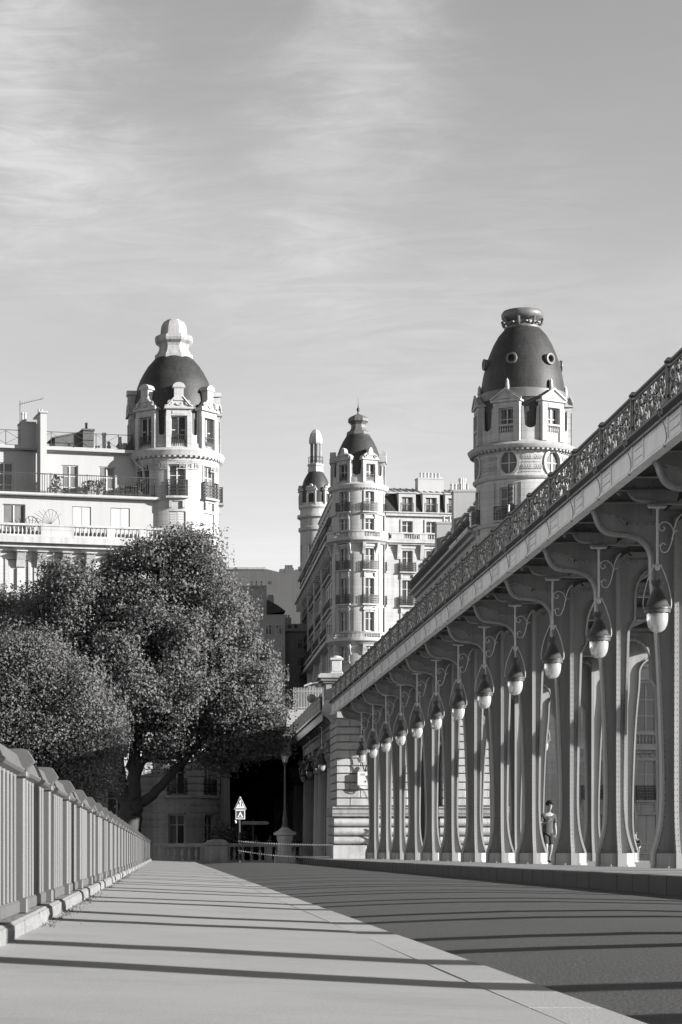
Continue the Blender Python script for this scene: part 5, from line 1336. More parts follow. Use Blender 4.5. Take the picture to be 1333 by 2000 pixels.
for q in wins: window(k, KP, *q, .15, 'shut' if q[0] < .9 else 'french', 2)
m = MB(); m.prism([(-.4, kz(1234)+.003), (-.4, kz(1232)), (1.4, kz(1216)), (8, kz(1208)), (10, kz(1234))], kx(555), kx(613), 'x'); part('roof', m, M_['zinc'], k)
for px in (566, 578): 
    m = MB(); m.box(kx(px-4), kx(px+4), .3, 2.5, kz(1232), kz(1218)); o = part('dormer', m, M_['trim'], k); part('pane', MB().box(kx(px-2.5), kx(px+2.5), .25, .29, kz(1230), kz(1220)), M_['glass'], o)
m = MB(); m.box(kx(556), kx(573), 4, 5, kz(1225), kz(1200)); chimney_pots(m, [kx(559), kx(563), kx(568)], 4.5, kz(1200), .12, .4); part('chimney', m, M_['plaster'], k)

qb = thing('added_shade_block', 'unseen block added across the far road to shade the facade of the porthole tower', 'building', (0, 0, 0))  # out of view, added only to shade the lower right facade
m = MB(); wallg(m, 0, 20, -6, 21, [(1.2+3*k, 2.4+3*k, 1+3.4*j, 3.2+3.4*j) for k in range(6) for j in range(6)], flatP(62, 139, 0), .3); m.box(62, 82, 139.35, 158, -6, 21); part('wall', m, M_['stone'], qb)
m = MB(); m.prism([(139.2, 21.003), (140.5, 24), (156.5, 24), (157.8, 21.003)], 62, 82, 'x'); part('roof', m, M_['slate'], qb)

# ------------------------------------------------------------ stone pier at the end of the steel viaduct
PYF = 118.9
pier = thing('stone_pier', 'rusticated limestone pier with bulging base courses at the far end of the steel viaduct', 'pier', (0, PYF, 0))
pz = lambda y5: PZ(1300 + y5/5, PYF)
def block(x0, x1, y0, y1, z0, z1, c, bulge=0.0):
    m = MB()
    if not bulge: return m.cbox(x0, x1, y0, y1, z0, z1, c)
    n = 7; pts = [(y0 + bulge - bulge*sin(PI*i/n), z0 + (z1-z0)*i/n) for i in range(n+1)]
    return m.prism(pts + [(y1, z1), (y1, z0)], x0, x1, 'x')
joints = [pz(v) for v in (440, 517, 597, 672, 745, 822, 905, 980, 1055, 1140, 1215, 1295, 1372)]
pr_ = random.Random(4)
for X0, X1 in ((8.95, 12.75), (14.55, 18.0)):
    part('core', MB().box(X0+.16, X1-.16, .2, 4.6, -.3, 9.3 if X0 < 10 else 7.9), M_['pierdark'], pier)
    for j in range(12):
        z1, z0 = joints[j], joints[j+1]; x = X0; st = .72 if j % 2 else 1.25
        while x < X1 - .01:
            xe = min(x + st, X1)
            if X1 - xe < .4: xe = X1
            o = part('stone', block(x+.006, xe-.006, pr_.uniform(-.012, .012), .30, z0+.022, z1-.022, .035), M_['pier'], pier); x = xe; st = 1.25
        if X0 < 10:
            y_ = .31
            while y_ < 4.6:
                part('stone', MB().cbox(X0+pr_.uniform(-.01, .01), X0+.3, y_+.006, min(y_+1.08, 4.6)-.006, z0+.022, z1-.022, .035), M_['pier'], pier); y_ += 1.08
    m = MB(); zb0, zb1 = pz(1480), pz(1375)
    m.prism([(-.02, zb0), (-.14, zb0+.06), (-.14, zb0+.14), (-.20, zb0+.2), (-.20, zb1-.14), (-.30, zb1-.10), (-.30, zb1-.02), (.2, zb1-.02), (.2, zb0)], X0-.22, X1+.05, 'x'); m.box(X0-.22, X0+.1, .203, 4.7, zb0+.1, zb1-.03)
    part('moulding', m, M_['pierdark'], pier)
    for v0, v1 in ((1490, 1573), (1578, 1662), (1667, 1748)):
        x = X0-.12
        for xe in (X0 + 2.35, X1+.02):
            part('bulging_stone', block(x, xe-.012, -.16, .3, pz(v1)+.02, pz(v0)-.02, .03, .13), M_['pier'], pier, smooth=50); x = xe
        part('bulging_stone', MB().cbox(X0-.12, X0+.25, .31, 4.6, pz(v1)+.02, pz(v0)-.02, .1), M_['pier'], pier)
    x = X0 - .2
    for xe in (X0 + 1.6, X0 + 2.6, X1+.04): part('base_stone', block(x, xe-.012, -.24, .3, -.3, pz(1755), .03), M_['pier'], pier); x = xe
    part('base_stone', MB().cbox(X0-.2, X0+.25, .31, 4.7, -.3, pz(1755), .03), M_['pier'], pier)
    m = MB(); m.cbox(X0-.10, X1+.04, -.10, 4.7, joints[0]+.003, joints[0]+.14, .03); part('moulding', m, M_['pierdark'], pier)
part('lintel', MB().box(12.76, 14.54, .25, 4.5, 6.4, 7.9), M_['pierdark'], pier)
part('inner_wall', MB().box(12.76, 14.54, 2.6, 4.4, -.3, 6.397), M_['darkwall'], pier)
part('moulding', MB().box(12.76, 14.54, .1, .3, 6.1, 6.397), M_['pierdark'], pier)
part('drain_pipe', MB().tube([(10.95, -.30, -.1), (10.95, -.30, pz(1570))], .05, 7), M_['iron'], pier, smooth=50)
# pylon that rises beside the girder, with its cornice and a small pedestal
m = MB(); m.cbox(8.42, 9.02, .5, 2.3, pz(330), 9.45, .03); part('pylon', m, M_['pierdark'], pier)
m = MB(); m.prism([(8.44, pz(330)), (9.0, pz(330)), (9.0, pz(560)), (8.85, pz(540)), (8.70, pz(500)), (8.50, pz(470)), (8.36, pz(440)), (8.36, pz(400))], .5, 2.2, 'y'); part('corbel', m, M_['pier'], pier)
zc9 = 9.453
m = MB(); m.box(8.30, 9.14, .38, 2.42, zc9, zc9+.12); m.box(8.16, 9.28, .24, 2.56, zc9+.123, zc9+.26); m.box(8.02, 9.42, .10, 2.70, zc9+.263, zc9+.42); m.box(8.10, 9.34, .18, 2.62, zc9+.423, zc9+.5); part('cornice', m, M_['pierdark'], pier)
m = MB(); m.cbox(8.72, 9.40, 1.2, 1.9, 9.956, 10.12, .03).cbox(8.79, 9.33, 1.27, 1.83, 10.123, 10.72, .03).cbox(8.70, 9.42, 1.18, 1.92, 10.723, 10.86, .03).lathe([(.33, 10.863), (.28, 10.93), (.12, 10.99), (0, 11.0)], 10, 9.06, 1.55); part('pedestal', m, M_['pier'], pier, smooth=35)
eb = thing('electrical_box', 'pale grey electrical cabinet with a black cable loop, mounted on the stone pier', 'box', (PX(708, PYF), PYF-.26, 0))
part('cabinet', MB().cbox(-.28, .26, 0, .24, PZ(1535, PYF), PZ(1508, PYF), .02), M_['box'], eb)
part('lower_tray', MB().prism([(-.28, PZ(1535.5, PYF)), (.26, PZ(1535.5, PYF)), (.12, PZ(1541, PYF)), (-.12, PZ(1541, PYF))], .02, .22, 'y'), M_['box'], eb)
part('nameplate', MB().box(-.12, .12, -.006, 0, PZ(1515, PYF), PZ(1511, PYF)), M_['zinc'], eb)
part('lock', MB().box(.14, .19, -.02, 0, PZ(1528, PYF), PZ(1525, PYF)), M_['black'], eb)
zz = lambda v: pz(v); xx = lambda v: PX(560 + v/5, PYF) - PX(708, PYF)
part('cable', MB().tube(bez([(xx(825), -.1, zz(570)), (xx(760), -.05, zz(600)), (xx(735), .0, zz(660)), (xx(735), .05, zz(900)), (xx(745), .05, zz(985)), (xx(765), .05, zz(1035)), (xx(800), .05, zz(985)), (xx(790), .05, zz(965)), (xx(770), .05, zz(1000)), (xx(768), .1, zz(1040))], 4), .03, 6), M_['black'], eb, smooth=60)
part('cable', MB().tube(bez([(xx(785), -.02, zz(1075)), (xx(808), -.02, zz(1130)), (xx(806), -.02, zz(1190)), (xx(775), -.02, zz(1215)), (xx(720), -.02, zz(1200)), (xx(700), .0, zz(1170))], 4), .025, 6), M_['black'], eb, smooth=60)
part('cable', MB().tube(bez([(xx(806), .15, zz(1200)), (xx(810), .2, zz(1260)), (xx(840), .2, zz(1310)), (xx(870), .2, zz(1330))], 4), .010, 5), M_['black'], eb)

# ------------------------------------------------------------ station section of the viaduct on fluted columns
st = thing('station_viaduct', 'stone and iron viaduct section on fluted columns beyond the pier, leading into the station', 'viaduct', (0, 0, 0))
Y0, Y1 = 123.7, 208
part('fascia', MB().box(8.55, 8.60, Y0, Y1, 7.72, 8.28).box(8.42, 8.546, Y0, Y1, 8.20, 8.32), M_['iron'], st)
part('deck_plate', MB().box(8.60, 18.2, Y0, Y1, 7.95, 8.2), M_['deck'], st)
part('architrave', MB().box(9.15, 10.1, Y0, Y1, 6.85, 7.35).box(9.05, 10.2, Y0, Y1, 7.353, 7.94), M_['pierdark'], st)
cs_me = MB().prism([(8.62, 7.94), (9.06, 7.94), (9.06, 7.5), (8.85, 7.55), (8.66, 7.75)], -.14, .14, 'y').mesh('console', M_['deck'])
y = Y0 + .5
while y < 180: link('console', cs_me, st, (0, y, 0)); y += 1.25
pk = MB()
for i in range(14): pk.box(-.015, .015, .1 + i*.2, .13 + i*.2, 8.42, 9.1)
pk.box(-.03, .03, 0, 2.85, 9.1, 9.17); pk.box(-.02, .02, 0, 2.85, 8.38, 8.42); pk.box(-.012, .012, 0, 2.85, 8.85, 8.88)
for i in range(13): pk.add([(0, .15+i*.2, 8.5), (0, .215+i*.2, 8.6), (0, .15+i*.2+.0, 8.8), (0, .1+i*.2, 8.65)], [(0,1,2,3)])
pk_me = pk.mesh('railing_panel', M_['rail']); sp_me = MB().cbox(-.06, .06, -.06, .06, 8.32, 9.22, .012).mesh('railing_post', M_['rail'])
y = Y0 + .2
while y < 196: link('railing_post', sp_me, st, (8.5, y, 0)); link('railing_panel', pk_me, st, (8.5, y+.07, 0)); y += 3
def fluted(r0, r1, h, nf=20):
    m = MB(); n = nf*4; vs = []
    for z_, r in ((0, r0), (h*.33, r0), (h, r1)):
        for k in range(n):
            a = 2*PI*k/n; rr2 = r*(1 - .12*(1 - abs(((k % 4) - 2)/2))**.7 if True else 1); vs.append((rr2*sin(a), -rr2*cos(a), z_))
    m.add(vs, [(j*n+k, j*n+(k+1) % n, (j+1)*n+(k+1) % n, (j+1)*n+k) for j in range(2) for k in range(n)]); return m
colm = fluted(.44, .38, 5.55).mesh('column', M_['columnstone'])
cb_me = MB().cbox(-.58, .58, -.58, .58, -.45, .15, .03).lathe([(.54, .153), (.56, .22), (.50, .28), (.52, .34), (.45, .40)], 24).mesh('column_base', M_['pier'])
cap = MB().lathe([(.40, 5.56), (.45, 5.6), (.45, 5.66), (.41, 5.7), (.43, 5.9), (.56, 6.05)], 24)
cap.cbox(-.58, .58, -.58, .58, 6.05, 6.25, .03).cbox(-.66, .66, -.66, .66, 6.253, 6.5, .03).cbox(-.74, .74, -.74, .74, 6.503, 6.85, .04)
for k in range(6):
    for s_ in (-1, 1): cap.box(-.5+k*.19, -.4+k*.19, s_*.70-.05, s_*.70+.05, 6.26, 6.34); cap.box(s_*.70-.05, s_*.70+.05, -.5+k*.19, -.4+k*.19, 6.26, 6.34)
cap_me2 = cap.mesh('capital', M_['pierdark'])
for yy in (126.2, 129.5, 137.5, 141, 152, 164, 178, 194):
    c = link('column', colm, st, (9.62, yy, -.2)); c.scale = (1, 1, 1.0); link('capital', cap_me2, c); link('column_base', cb_me, c)
for yy in (141, 164, 194):
    c = link('column', colm, st, (16.8, yy, -.2)); link('capital', cap_me2, c); link('column_base', cb_me, c)
part('added_sun_wall', MB().box(17.6, 18.2, Y0+1.5, Y1, -.3, 7.9), M_['darkwall'], st)  # unseen hill-side wall, added to keep the sun out from under the station
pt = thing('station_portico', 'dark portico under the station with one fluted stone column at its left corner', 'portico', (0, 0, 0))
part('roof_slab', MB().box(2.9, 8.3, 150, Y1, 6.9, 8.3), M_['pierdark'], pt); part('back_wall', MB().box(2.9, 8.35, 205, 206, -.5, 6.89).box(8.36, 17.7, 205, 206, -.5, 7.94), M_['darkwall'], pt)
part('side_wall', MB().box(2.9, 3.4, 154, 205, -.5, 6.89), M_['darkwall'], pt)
c = link('column', colm, pt, (PX(438, 151), 151.0, -.05)); link('capital', cap_me2, c); link('column_base', cb_me, c)
# small lanterns under the station part
for i, (px, yy, z_) in enumerate(((618, 127.9, 7.0), (612, 133, 7.0), (584, 139, 7.0), (589, 148, 7.0))):
    o = copy_tree(lant); o.location = (9.0 if i % 2 else 8.8, yy, 7.6); o.rotation_euler = (0, 0, 0); o['label'] = 'shaded bell lantern between the fluted columns of the station section, ' + ordinal(i) + ' from the pier'; o['group'] = 'lanterns under the station section'

# ------------------------------------------------------------ street furniture at the end of the bridge
bl = thing('stone_balustrade', 'weathered stone balustrade with a broad pedestal, closing off the end of the sidewalk', 'balustrade', (0, 124.6, 0))
bx = lambda px: PX(px, 124.6)
BQ = flatP(0, 0, 0)
o = stone_balustrade(bl, BQ, bx(296), bx(402), -.2, 1.18, 0, [(bx(296), bx(303)), (bx(307), bx(322)), (bx(391), bx(402))], 'pierdark', .39, 'balustrade_wall', fat=1.7)
o = stone_balustrade(bl, BQ, bx(446), bx(592), -.2, 1.18, 0, [(bx(517), bx(532)), (bx(446), bx(450)), (bx(585), bx(592))], 'pierdark', .39, 'balustrade_wall', fat=1.7)
m = MB(); m.cbox(bx(401), bx(446), -.25, .75, -.25, .86, .03); m.cbox(bx(399.5), bx(447.5), -.32, .8, .863, 1.0, .03); m.prism([(bx(400), 1.003), (bx(447), 1.003), (bx(440), 1.16), (bx(424), 1.22), (bx(407), 1.16)], -.3, .78, 'y'); part('pedestal', m, M_['pierdark'], bl)
lp = thing('street_lamp', 'old street lamp with a lantern head on a thick round stone pedestal', 'street lamp', (PX(557, 121.2), 121.2, -.19))
lpz = lambda py: PZ(py, 121.2) + .19
part('pedestal', MB().lathe([(.44, .50), (.44, .6), (.40, .66), (.385, 1.25), (.42, 1.34), (.44, 1.42), (.44, 1.56), (.60, 1.60), (.62, 1.70), (.58, 1.74), (.38, 1.84), (.22, 1.98), (.16, 2.02)], 28), M_['pier'], lp, smooth=35)
part('pedestal_base', MB().cbox(-.56, .56, -.56, .56, 0, .5, .03), M_['pier'], lp)
part('pole', MB().lathe([(.17, 2.0), (.18, 2.12), (.12, 2.2), (.14, 2.5), (.085, 2.62), (.10, 2.85), (.06, 2.95), (.055, 4.0), (.075, 4.05), (.05, 4.1), (.045, lpz(1497)), (.10, lpz(1495)), (.05, lpz(1492))], 12), M_['lampiron'], lp, smooth=40)
hd = part('lantern_frame', MB().lathe([(.07, lpz(1492)), (.14, lpz(1490)), (.15, lpz(1489))], 6).lathe([(.27, lpz(1476)), (.29, lpz(1475)), (.16, lpz(1470)), (.08, lpz(1468)), (.10, lpz(1467)), (.03, lpz(1464)), (0, lpz(1462))], 6), M_['lampiron'], lp)
part('lantern_glass', MB().lathe([(.13, lpz(1489)), (.245, lpz(1476))], 6, cap=False), M_['lampglass'], hd)
sn = thing('road_sign', 'roadworks sign post with a two way traffic triangle above a dark square plate', 'sign', (PX(468, 120.8), 120.8, -.19))
sz = lambda py: PZ(py, 120.8) + .19
part('post', MB().tube([(0, 0, 0), (0, 0, sz(1556))], .055, 8), M_['black'], sn, smooth=50)
part('post_collar', MB().lathe([(.09, 0), (.09, .35), (.06, .40)], 8), M_['black'], sn)
def plate(pts, y0, y1): return MB().prism(pts, y0, y1, 'y')
zt, zb_ = sz(1555.5), sz(1581); hw = .34; cx = .05
tri = lambda s_: [(cx - hw*s_, zb_ + (1-s_)*.24), (cx + hw*s_, zb_ + (1-s_)*.24), (cx, zt - (1-s_)*.62)]
tp = part('warning_triangle', plate(tri(1), -.10, -.07), M_['sign'], sn)
part('border', plate(tri(.90), -.108, -.1003), M_['signdark'], tp); part('face', plate(tri(.72), -.114, -.1083), M_['sign'], tp)
for x, up_ in ((-.06, 1), (.07, -1)):
    a, b_ = zb_+.14, zb_+.40
    m = plate([(cx+x-.018, a+(.0 if up_ > 0 else .08)), (cx+x+.018, a+(.0 if up_ > 0 else .08)), (cx+x+.018, b_-(.08 if up_ > 0 else 0)), (cx+x-.018, b_-(.08 if up_ > 0 else 0))], -.120, -.1143)
    e = b_ if up_ > 0 else a
    m.merge(plate([(cx+x-.05, e-.09*up_), (cx+x+.05, e-.09*up_), (cx+x, e)], -.1203, -.1146)); part('arrow', m, M_['signdark'], tp)
q0, q1 = sz(1600), sz(1582)
sq = part('square_plate', plate([(cx-.25, q0), (cx+.25, q0), (cx+.25, q1), (cx-.25, q1)], -.10, -.07), M_['sign'], sn)
part('field', plate([(cx-.21, q0+.04), (cx+.21, q0+.04), (cx+.21, q1-.04), (cx-.21, q1-.04)], -.106, -.1003), M_['signdark'], sq)
part('symbol', plate([(cx-.16, q0+.09), (cx+.16, q0+.09), (cx, q1-.08)], -.112, -.1063), M_['sign'], sq)
part('symbol_core', plate([(cx-.085, q0+.12), (cx+.085, q0+.12), (cx, q1-.22)], -.117, -.1123), M_['signdark'], sq)
part('symbol_bar', plate([(cx-.012, q0+.16), (cx+.012, q0+.16), (cx+.012, q1-.3), (cx-.012, q1-.3)], -.122, -.1173), M_['sign'], sq)
part('side_lamp', MB().lathe([(0, -.03), (.10, -.02), (.10, .03), (0, .05)], 12).xf(Matrix.Translation((-.20, -.05, sz(1605))) @ Matrix.Rotation(R(75), 4, 'Y')), M_['sign'], sn, smooth=40)
part('bracket', MB().box(-.16, -.05, -.02, .02, sz(1606), sz(1604)), M_['black'], sn)
# striped tape from the sign to the pier, two strands
def tape(name, lab, A, B, sag, wdt):
    t = thing(name, lab, 'tape', A, 0, 'striped barrier tape'); A, B = Vector(A), Vector(B); n = 40
    for i in range(n):
        pts = []
        for q in (i/n, (i+.48)/n, (i+.52)/n, (i+1)/n): pts.append((B-A)*q + Vector((0, 0, -sag*4*q*(1-q))))
        for nm, a, b_, mt in (('white_stripe', 0, 1, 'tape'), ('dark_stripe', 1, 3, 'signdark')):
            if a is None: continue
            p, r = pts[a], pts[b_]; w = Vector((0, .012, wdt))
            part(nm, MB().add([p-w, r-w, r+w, p+w, p-w+Vector((0,.004,0)), r-w+Vector((0,.004,0)), r+w+Vector((0,.004,0)), p+w+Vector((0,.004,0))], [(0,1,2,3),(4,5,6,7),(0,1,5,4),(3,2,6,7)]), M_[mt], t)
sx = PX(466, 120.75)
tape('barrier_tape', 'upper strand of striped barrier tape from the road sign to the stone pier', (sx, 120.7, PZ(1643, 120.7)), (PX(652, 118.7), 118.72, PZ(1650, 118.7)), .06, .035)
tape('barrier_tape', 'lower sagging strand of striped barrier tape from the road sign to the stone pier', (sx, 120.7, PZ(1661, 120.7)), (PX(648, 118.6), 118.62, PZ(1673, 118.6)), .14, .03)
db = thing('direction_sign', 'long pale direction board on dark posts in the shade behind the road sign', 'sign', (PX(497, 140), 140, -.19))
part('board', MB().cbox(-.78, .78, -.03, .03, PZ(1611, 140)+.19, PZ(1604, 140)+.19, .02), M_['zinc'], db)
for x in (-.05,): part('post', MB().tube([(x, .06, 0), (x, .06, PZ(1600, 140)+.19)], .06, 6), M_['black'], db)
part('arrow_tip', MB().prism([(.781, PZ(1611, 140)+.19), (.95, PZ(1607.5, 140)+.19), (.781, PZ(1604, 140)+.19)], -.03, .03, 'y'), M_['zinc'], db)
pf = thing('palisade_fence', 'tall iron palisade fence with a scrolled crest above the station wall, left of the pier', 'fence', (0, 215, 0))
qx = lambda px: PX(px, 215); qz_ = lambda py: PZ(py, 215)
for px in range(574, 634, 3): part('paling', MB().tube([(qx(px), 0, qz_(1385)), (qx(px), 0, qz_(1346)), (qx(px), 0, qz_(1342))], [.045, .045, .01], 5), M_['zinc'], pf)
part('rail', MB().box(qx(572), qx(636), -.05, .05, qz_(1351), qz_(1349)), M_['zinc'], pf); part('rail', MB().box(qx(572), qx(636), -.05, .05, qz_(1383), qz_(1381)), M_['zinc'], pf)
m = MB()
for s_ in (-1, 1): m.tube([(qx(609) + s_*(.18 + .16*cos(a)*(1-a/14)), 0, qz_(1343) + .16*sin(a)*(1-a/14)) for a in [i*.6 for i in range(16)]], .03, 5)
part('crest', m, M_['zinc'], pf)
part('plinth', MB().box(qx(560), qx(640), -.2, .4, -6, qz_(1386)), M_['trim'], pf)
gl = thing('globe_lamp', 'round globe lamp beside the station railing in front of the palisade', 'lamp', (PX(609, 190), 190, 8.2))
part('globe', MB().lathe([(.38*sin(PI*i/10), PZ(1364, 190)-8.2 - .38*cos(PI*i/10)) for i in range(11)], 16), M_['zinc'], gl, smooth=80); part('pole', MB().tube([(0,0,0), (0,0,PZ(1370, 190)-8.2)], .05, 6), M_['black'], gl)
fl = thing('arm_lamp', 'pale lamp on a slanting arm beside the cornice of the stone pier', 'lamp', (PX(605, 150), 150, 8.3))
part('arm', MB().tube([(1.1, 0, PZ(1330, 150)-8.3), (.1, 0, PZ(1335, 150)-8.3)], .04, 6), M_['zinc'], fl); part('lamp_head', MB().cbox(-.42, .12, -.1, .1, -.06, .06, .03).xf(Matrix.Translation((0, 0, PZ(1335.5, 150)-8.3)) @ Matrix.Rotation(R(-22), 4, 'Y')), M_['trim'], fl)
part('pole', MB().tube([(1.1, 0, 0), (1.1, 0, PZ(1329.5, 150)-8.3)], .05, 6), M_['black'], fl)

# ------------------------------------------------------------ people
def skin_mesh(name, pts, edges, rad, mt, parent, root=0, sub=2):
    me = bpy.data.meshes.new(name); me.from_pydata([tuple(p) for p in pts], edges, []); me.materials.append(mt)
    o = link(name, me, parent)
    md = o.modifiers.new('Skin', 'SKIN'); md.use_smooth_shade = True
    if not me.skin_vertices: me.attributes  # created by the modifier below
    if len(me.skin_vertices) == 0:
        with bpy.context.temp_override(object=o, active_object=o): bpy.ops.mesh.customdata_skin_add()
    sv = me.skin_vertices[0].data
    for i, r in enumerate(rad): sv[i].radius = (r, r) if not isinstance(r, tuple) else r
    for i in range(len(pts)): sv[i].use_root = (i == root)
    sb = o.modifiers.new('Sub', 'SUBSURF'); sb.levels = sub; sb.render_levels = sub
    return o
class Fig:
    def __init__(s): s.p = []; s.e = []; s.r = []
    def v(s, p, r, frm=None):
        s.p.append(p); s.r.append(r); i = len(s.p)-1
        if frm is not None: s.e.append((frm, i))
        return i
    def chain(s, frm, seq):
        for p, r in seq: frm = s.v(p, r, frm)
        return frm
def hand(f, wrist, d, side):
    """palm and five bent fingers hanging from a wrist; d is the pointing direction"""
    W_ = Vector(f.p[wrist]); d = Vector(d).normalized(); s_ = d.cross(Vector((0, 1, 0))).normalized()*side; n_ = d.cross(s_)
    palm = f.v(tuple(W_ + d*.05), (.036, .02), wrist); kn = f.v(tuple(W_ + d*.085), (.038, .018), palm)
    for k, ln in enumerate((.070, .080, .075, .060)):
        b_ = W_ + d*.09 + s_*(-.028 + .019*k)
        a = f.v(tuple(b_), .0095, kn); f.chain(a, [(tuple(b_ + d*ln*.5 + n_*.006), .009), (tuple(b_ + d*ln*.85 + n_*.025), .008)])
    f.chain(palm, [(tuple(W_ + d*.045 - s_*.042), .012), (tuple(W_ + d*.085 - s_*.056 + n_*.012), .010), (tuple(W_ + d*.11 - s_*.05 + n_*.02), .009)])
def person(lab, loc, rz, arms, legs, cloth, hips=.93, headfwd=.05, group=None, cap=False, lean=0.0, scale=1.0):
    t = thing('person', lab, 'person', loc, rz, group); t.scale = (scale,)*3
    f = Fig(); H = hips
    pel = f.v((0, 0, H), (.155, .11)); ch = f.chain(pel, [((0, -lean*.3, H+.18), (.135, .10)), ((0, -lean*.7, H+.36), (.165, .115)), ((0, -lean, H+.50), (.12, .085))])
    nk = f.chain(ch, [((0, -lean-.02, H+.57), (.055, .055)), ((0, -lean-.05-headfwd*.3, H+.63), (.052, .055))])
    hd = f.chain(nk, [((0, -lean-.06-headfwd, H+.69), (.068, .085)), ((0, -lean-.06-headfwd, H+.77), (.078, .10)), ((0, -lean-.05-headfwd*.8, H+.84), (.062, .08))])
    for s_, (elb, wri, hd_) in zip((-1, 1), arms):
        sh = f.v((s_*.175, -lean, H+.475), .065, ch); e_ = f.chain(sh, [((s_*.205, -lean, H+.42), .056), (elb, .042)]); w_ = f.chain(e_, [(tuple((Vector(elb)+Vector(wri))/2), .038), (wri, .026)]); hand(f, w_, hd_, s_)
    for s_, (kn, an, toe) in zip((-1, 1), legs):
        hp = f.v((s_*.09, 0, H-.06), .088, pel); k_ = f.chain(hp, [(tuple(Vector((s_*.095, 0, H-.06)).lerp(Vector(kn), .5)), .075), (kn, .055)]); a_ = f.chain(k_, [(tuple(Vector(kn).lerp(Vector(an), .35)), .054), (an, .034)])
    skin_mesh('body', f.p, f.e, f.r, M_['skin'], t)
    hx, hy, hz2 = 0, -lean-.06-headfwd, H+.77
    g_ = Fig(); pel = g_.v((0, 0, H-.16), (.178, .135)); c1 = g_.chain(pel, [((0, 0, H), (.172, .128)), ((0, -lean*.3, H+.18), (.158, .118)), ((0, -lean*.7, H+.36), (.182, .13)), ((0, -lean, H+.49), (.13, .095)), ((0, -lean-.01, H+.54), (.075, .07))])
    for s_, (elb, wri, _) in zip((-1, 1), arms):
        top = g_.p.index((0, -lean, H+.49)); a = g_.v((s_*.18, -lean, H+.465), .078, top); g_.chain(a, [(tuple(Vector((s_*.205, -lean, H+.42)).lerp(Vector(elb), .35)), .076), (tuple(Vector((s_*.205, -lean, H+.42)).lerp(Vector(elb), .75)), .074)])
    skin_mesh('shirt', g_.p, g_.e, g_.r, M_[cloth[0]], t)
    g_ = Fig(); pel = g_.v((0, 0, H+.05), (.160, .118)); 
    for s_, (kn, an, toe) in zip((-1, 1), legs):
        hp = Vector((s_*.09, 0, H-.08)); a = g_.v(tuple(hp), .115, pel); g_.chain(a, [(tuple(hp.lerp(Vector(kn), .5)), .105), (tuple(hp.lerp(Vector(kn), .92)), .095)] + ([] if cloth[1] == 'shorts' else [(an, .06)]))
    skin_mesh('shorts' if cloth[1] == 'shorts' else 'trousers', g_.p, g_.e, g_.r, M_['shorts'], t)
    for s_, (kn, an, toe) in zip((-1, 1), legs):
        a = Vector(an); d = Vector(toe).normalized(); sh = Fig(); i = sh.v(tuple(a - Vector((0,0,.0)) - d*.05 - Vector((0,0,.035))), (.042, .045)); sh.chain(i, [(tuple(a + d*.06 - Vector((0,0,.045))), (.046, .036)), (tuple(a + d*.17 - Vector((0,0,.055))), (.042, .026))])
        skin_mesh('shoe', sh.p, sh.e, sh.r, M_['shorts'], t)
    q = random.Random(3); m = MB()
    for i in range(260):     # curly hair
        a, b_ = q.uniform(0, 2*PI), q.uniform(.05, 1.0); th = b_*PI*.56
        d = Vector((sin(th)*cos(a), sin(th)*sin(a), cos(th)))
        if d.y < -.55 and d.z < .35: continue
        c = Vector((hx + d.x*.092, hy + .015 + d.y*.112, hz2 + .035 + d.z*.10)); s0 = len(m.v)
        if cap: continue
        r = q.uniform(.018, .032); m.add([c+Vector(v)*r for v in ((1,0,0),(-1,0,0),(0,1,0),(0,-1,0),(0,0,1),(0,0,-1))], [(0,2,4),(2,1,4),(1,3,4),(3,0,4),(2,0,5),(1,2,5),(3,1,5),(0,3,5)])
    m.lathe([(.098, hz2+.0), (.10, hz2+.05), (.085, hz2+.10), (.05, hz2+.128), (0, hz2+.135)], 12, hx, hy+.02)
    if cap: m.prism([(hx-.08, hy-.08), (hx+.08, hy-.08), (hx+.06, hy-.19), (hx-.06, hy-.19)], hz2+.03, hz2+.045, 'z')
    part('cap' if cap else 'hair', m, M_['hair'], t, smooth=70)
    m = MB()      # face: nose, brows, eyes, mouth, ears
    fy = hy-.098
    m.prism([(fy+.01, hz2+.015), (fy-.022, hz2-.022), (fy+.01, hz2-.03)], hx-.012, hx+.012, 'x')
    for s_ in (-1, 1): m.lathe([(0, -.012), (.018, 0), (.0, .03)], 8, hx+s_*.080, hy+.01); m.v[-24:] = [(x, y_, z_ + hz2-.01) for x, y_, z_ in m.v[-24:]]
    part('nose_and_ears', m, M_['skin'], t)
    m = MB()
    for s_ in (-1, 1): m.box(hx+s_*.032-.016, hx+s_*.032+.016, fy+.004, fy+.016, hz2+.018, hz2+.026); m.box(hx+s_*.032-.011, hx+s_*.032+.011, fy+.006, fy+.018, hz2+.0, hz2+.008)
    m.box(hx-.022, hx+.022, fy+.008, fy+.018, hz2-.052, hz2-.046)
    part('eyes_and_mouth', m, M_['hair'], t)
    return t
pp_ = (PX(1070, 67.9), 67.9, .155)
person('person with curly hair, grey t-shirt and dark shorts walking between the columns, looking down', pp_, R(12),
       [((-.23, -.06, 1.16), (-.10, -.24, 1.22), (.4, -.6, .5)), ((.245, .03, 1.13), (.25, -.03, .88), (.0, -.1, -1))],
       [((-.10, -.16, .50), (-.10, -.06, .10), (0, -1, 0)), ((.09, -.06, .49), (.085, .12, .11), (.1, -1, -.15))], ('shirt', 'shorts'), .94, .07, None, False, .03, 1.02)
t = thing('phone', 'dark phone held up in the hand of the walking person', 'phone', (pp_[0]-.06, pp_[1]-.36, .155+1.34))
part('case', MB().cbox(-.036, .036, -.005, .005, -.075, .075, .004).xf(Matrix.Rotation(R(-35), 4, 'X')), M_['black'], t)
